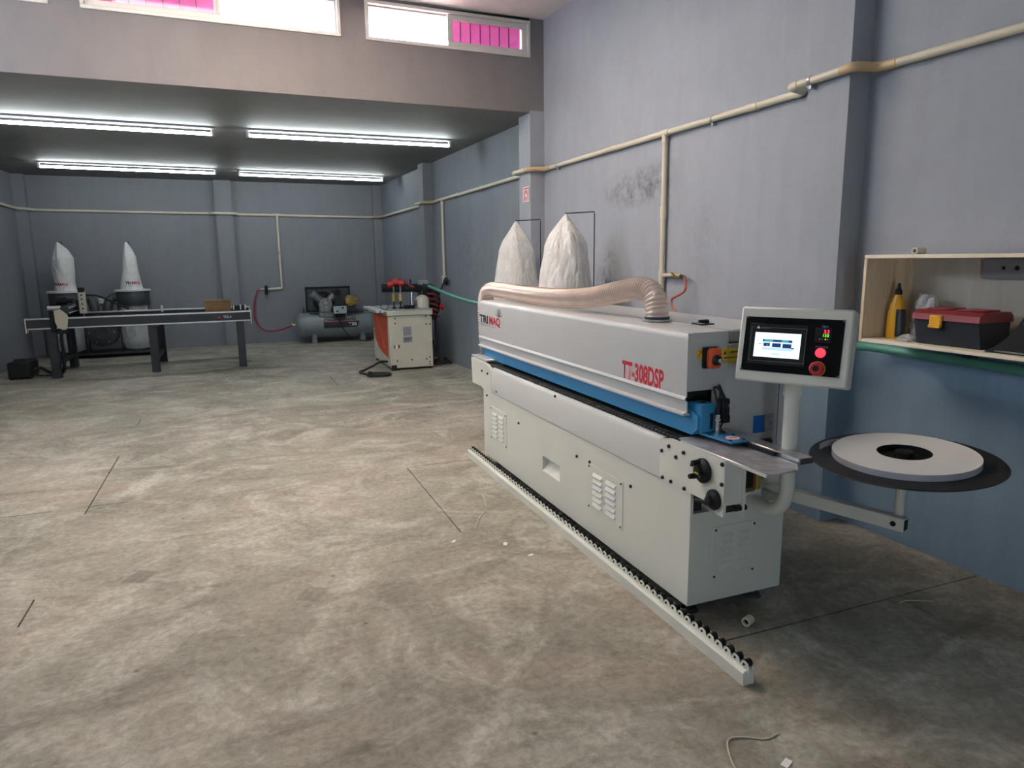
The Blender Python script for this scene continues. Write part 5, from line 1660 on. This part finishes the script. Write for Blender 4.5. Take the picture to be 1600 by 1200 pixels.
gb = thing('glue_bottle', 'yellow glue bottle with black cap and dark label at the left end of the shelf', 'bottle', (3.11, 2.535, ZS))
bc = (3.11, 2.558)
bot = MB()
rings = [(0, .040, .028), (.006, .044, .031), (.10, .043, .031), (.135, .040, .030), (.165, .034, .026), (.20, .024, .021), (.215, .017, .017), (.222, .016, .016)]
vs, fs = [], []
ang_b = R(20)
for (h_, a, b_) in rings:
    for i in range(28):
        t = 2 * math.pi * i / 28
        px, py = b_ * math.cos(t), a * math.sin(t)
        vs.append((bc[0] + px * math.cos(ang_b) - py * math.sin(ang_b), bc[1] + px * math.sin(ang_b) + py * math.cos(ang_b), ZS + h_))
for k in range(len(rings) - 1):
    for i in range(28):
        j = (i + 1) % 28
        fs.append((k * 28 + i, k * 28 + j, (k + 1) * 28 + j, (k + 1) * 28 + i))
fs += [tuple(reversed(range(28))), tuple(range(len(vs) - 28, len(vs)))]
bot.add(vs, fs).build('bottle_body', 'glue_yellow', gb)
MB().lathe((bc[0], bc[1], ZS + .222), [(.017, 0), (.017, .022), (.012, .026), (.008, .045), (.0055, .058), (0, .058)], seg=20).build('cap', 'black_plastic', gb)
lb, lf = [], []
hs = [(.012, .0445, .0318), (.09, .0440, .0318), (.128, .0418, .0314), (.150, .0382, .0290)]
for (h_, a, b_) in hs:
    for i in range(11):
        t = R(190) + R(88) * i / 10
        px, py = b_ * 1.012 * math.cos(t), a * 1.012 * math.sin(t)
        lb.append((bc[0] + px * math.cos(ang_b) - py * math.sin(ang_b), bc[1] + px * math.sin(ang_b) + py * math.cos(ang_b), ZS + h_))
for k in range(3):
    for i in range(10):
        lf.append((k * 11 + i, k * 11 + i + 1, (k + 1) * 11 + i + 1, (k + 1) * 11 + i))
MB().add(lb, lf).build('label', 'glue_label', gb)


def crumple(name, c, size, m, label, cat, seed):
    rnd = random.Random(seed)
    vs, fs = [], []
    nu, nv = 14, 9
    for j in range(nv + 1):
        h_ = j / nv
        for i in range(nu):
            t = 2 * math.pi * i / nu
            k = (1 - .55 * h_ ** 2) * (1 + rnd.uniform(-.28, .28))
            vs.append((c[0] + size[0] * k * math.cos(t), c[1] + size[1] * k * math.sin(t), c[2] + size[2] * h_ * (1 + (rnd.uniform(-.06, .12) if j else 0))))
    for j in range(nv):
        for i in range(nu):
            a = (i + 1) % nu
            fs.append((j * nu + i, j * nu + a, (j + 1) * nu + a, (j + 1) * nu + i))
    fs.append(tuple(reversed(range(nu))))
    fs.append(tuple(range(nv * nu, nv * nu + nu)))
    o = MB().add(vs, fs).build(name, m)
    o.data.shade_flat()
    return tag(o, label, cat)


crumple('plastic_bag', (3.205, 2.475, ZS), (.052, .070, .215), 'clear_plastic', 'crumpled clear plastic bag standing beside the glue bottle', 'bag', 3)
crumple('blister_pack', (3.055, 2.445, ZS), (.030, .050, .032), 'clear_plastic', 'small clear blister pack lying before the plastic bag', 'package', 5)

tbx = thing('tool_box', 'dark tool box with red lid and yellow latch on the shelf', 'tool box', (3.13, 2.21, ZS))
MB().prism([(3.045, 2.385, ZS), (3.225, 2.385, ZS), (3.24, 2.395, ZS + .125), (3.03, 2.395, ZS + .125)], (0, -.315, 0)).build('box_body', 'tool_navy', tbx)
lidt = MB().prism([(3.022, 2.402, ZS + .118), (3.248, 2.402, ZS + .118), (3.244, 2.402, ZS + .146), (3.22, 2.40, ZS + .162), (3.05, 2.40, ZS + .162), (3.026, 2.402, ZS + .146)], (0, -.33, 0)).build('box_lid', 'tool_red', tbx)
for a, b_ in ((2.37, 2.26), (2.22, 2.10)):
    MB().box(3.08, 3.20, b_, a, ZS + .162, ZS + .170, .004).build('lid_tray', 'tool_red', lidt)
MB().box(3.012, 3.026, 2.245, 2.305, ZS + .085, ZS + .142, .004).box(3.006, 3.014, 2.245, 2.305, ZS + .082, ZS + .098, .003).build('latch', 'latch_yellow', tbx)

wd = [(2.035, ZS + .0005), (1.99, ZS + .028), (1.95, ZS + .062), (1.915, ZS + .105), (1.885, ZS + .155), (1.862, ZS + .205), (1.80, ZS + .215), (1.80, ZS + .0005)]
wg = tag(MB().prism([(3.015, y, z) for y, z in wd], (.13, 0, 0)).build('black_tool', 'black_plastic'), 'black curved wedge shaped tool at the right edge of the shelf', 'tool')
MB().box(3.008, 3.0145, 1.82, 1.985, ZS + .006, ZS + .013, .001).build('metal_strip', 'chrome', wg)

pp = MB().lathe((3.03, 2.425, SHZ1 + .0165), [(.0095, 0), (.016, 0), (.016, .07), (.0095, .07), (.0095, 0)], (.98, .1, 0), 20, cap=False).build('pipe_offcut', 'pvc_cream')
tag(pp, 'short cream pipe offcut lying on top of the shelf', 'pipe')
MB().cyl(Vector((3.03, 2.425, SHZ1 + .0165)) + Vector((.98, .1, 0)).normalized() * .03, Vector((3.03, 2.425, SHZ1 + .0165)) + Vector((.98, .1, 0)).normalized() * .035, .0095, seg=14).build('bore', 'black_plastic', pp)

# ------------------------------------------------------------------ bits on the floor
pc = MB().lathe((1.955, 2.225, .0205), [(.0135, 0), (.020, 0), (.020, .042), (.0135, .042), (.0135, 0)], (.93, .36, 0), 20, cap=False).build('pipe_coupling', 'pvc_cream')
MB().cyl((1.955 + .012, 2.225 + .0045, .0205), (1.955 + .016, 2.225 + .006, .0205), .0135, seg=14).build('bore', 'black_plastic', pc)
tag(pc, 'cream plastic pipe coupling on the floor beside the machine', 'pipe fitting')
for i, (pts, lab) in enumerate((([(1.34, 1.50, .003), (1.36, 1.58, .004), (1.41, 1.66, .006), (1.47, 1.655, .004), (1.53, 1.62, .003), (1.59, 1.625, .003)], 'long loose strand of twine on the floor at the bottom edge'),
                                ([(2.74, 2.11, .003), (2.79, 2.115, .005), (2.86, 2.085, .004), (2.90, 2.065, .003)], 'short strand of twine on the floor near the side wall'),
                                ([(1.46, 4.30, .003), (1.40, 4.05, .003), (1.30, 3.90, .004), (1.22, 3.75, .003)], 'thin curved thread on the floor left of the roller rail'),
                                ([(.55, 5.55, .003), (.62, 5.42, .005), (.58, 5.28, .004), (.52, 5.2, .003)], 'thin curl of tape on the open floor'))):
    tag(MB().sweep(spline(pts, 8), .0028, 5).build('floor_strand', 'twine'), lab, 'strand')
for i, (x, y, s_, a, lab) in enumerate(((1.515, 1.505, .020, .4, 'white paper scrap on the floor at the bottom edge of the picture'), (1.309, 3.47, .018, 1.1, 'upper of two white chips left of the roller rail'),
                                        (1.384, 3.275, .016, .2, 'lower of two white chips left of the roller rail'), (1.05, 3.62, .014, .7, 'small pale chip farther left of the roller rail'))):
    m_ = MB().box(-s_, s_, -s_ * .6, s_ * .6, 0.0005, .004, .001).xform(lambda p: (x + p[0] * math.cos(a) - p[1] * math.sin(a), y + p[0] * math.sin(a) + p[1] * math.cos(a), p[2] + .4 * p[0] * (.12 if p[2] > .002 else 0)))
    tag(m_.build('paper_scrap', 'paper'), lab, 'scrap')
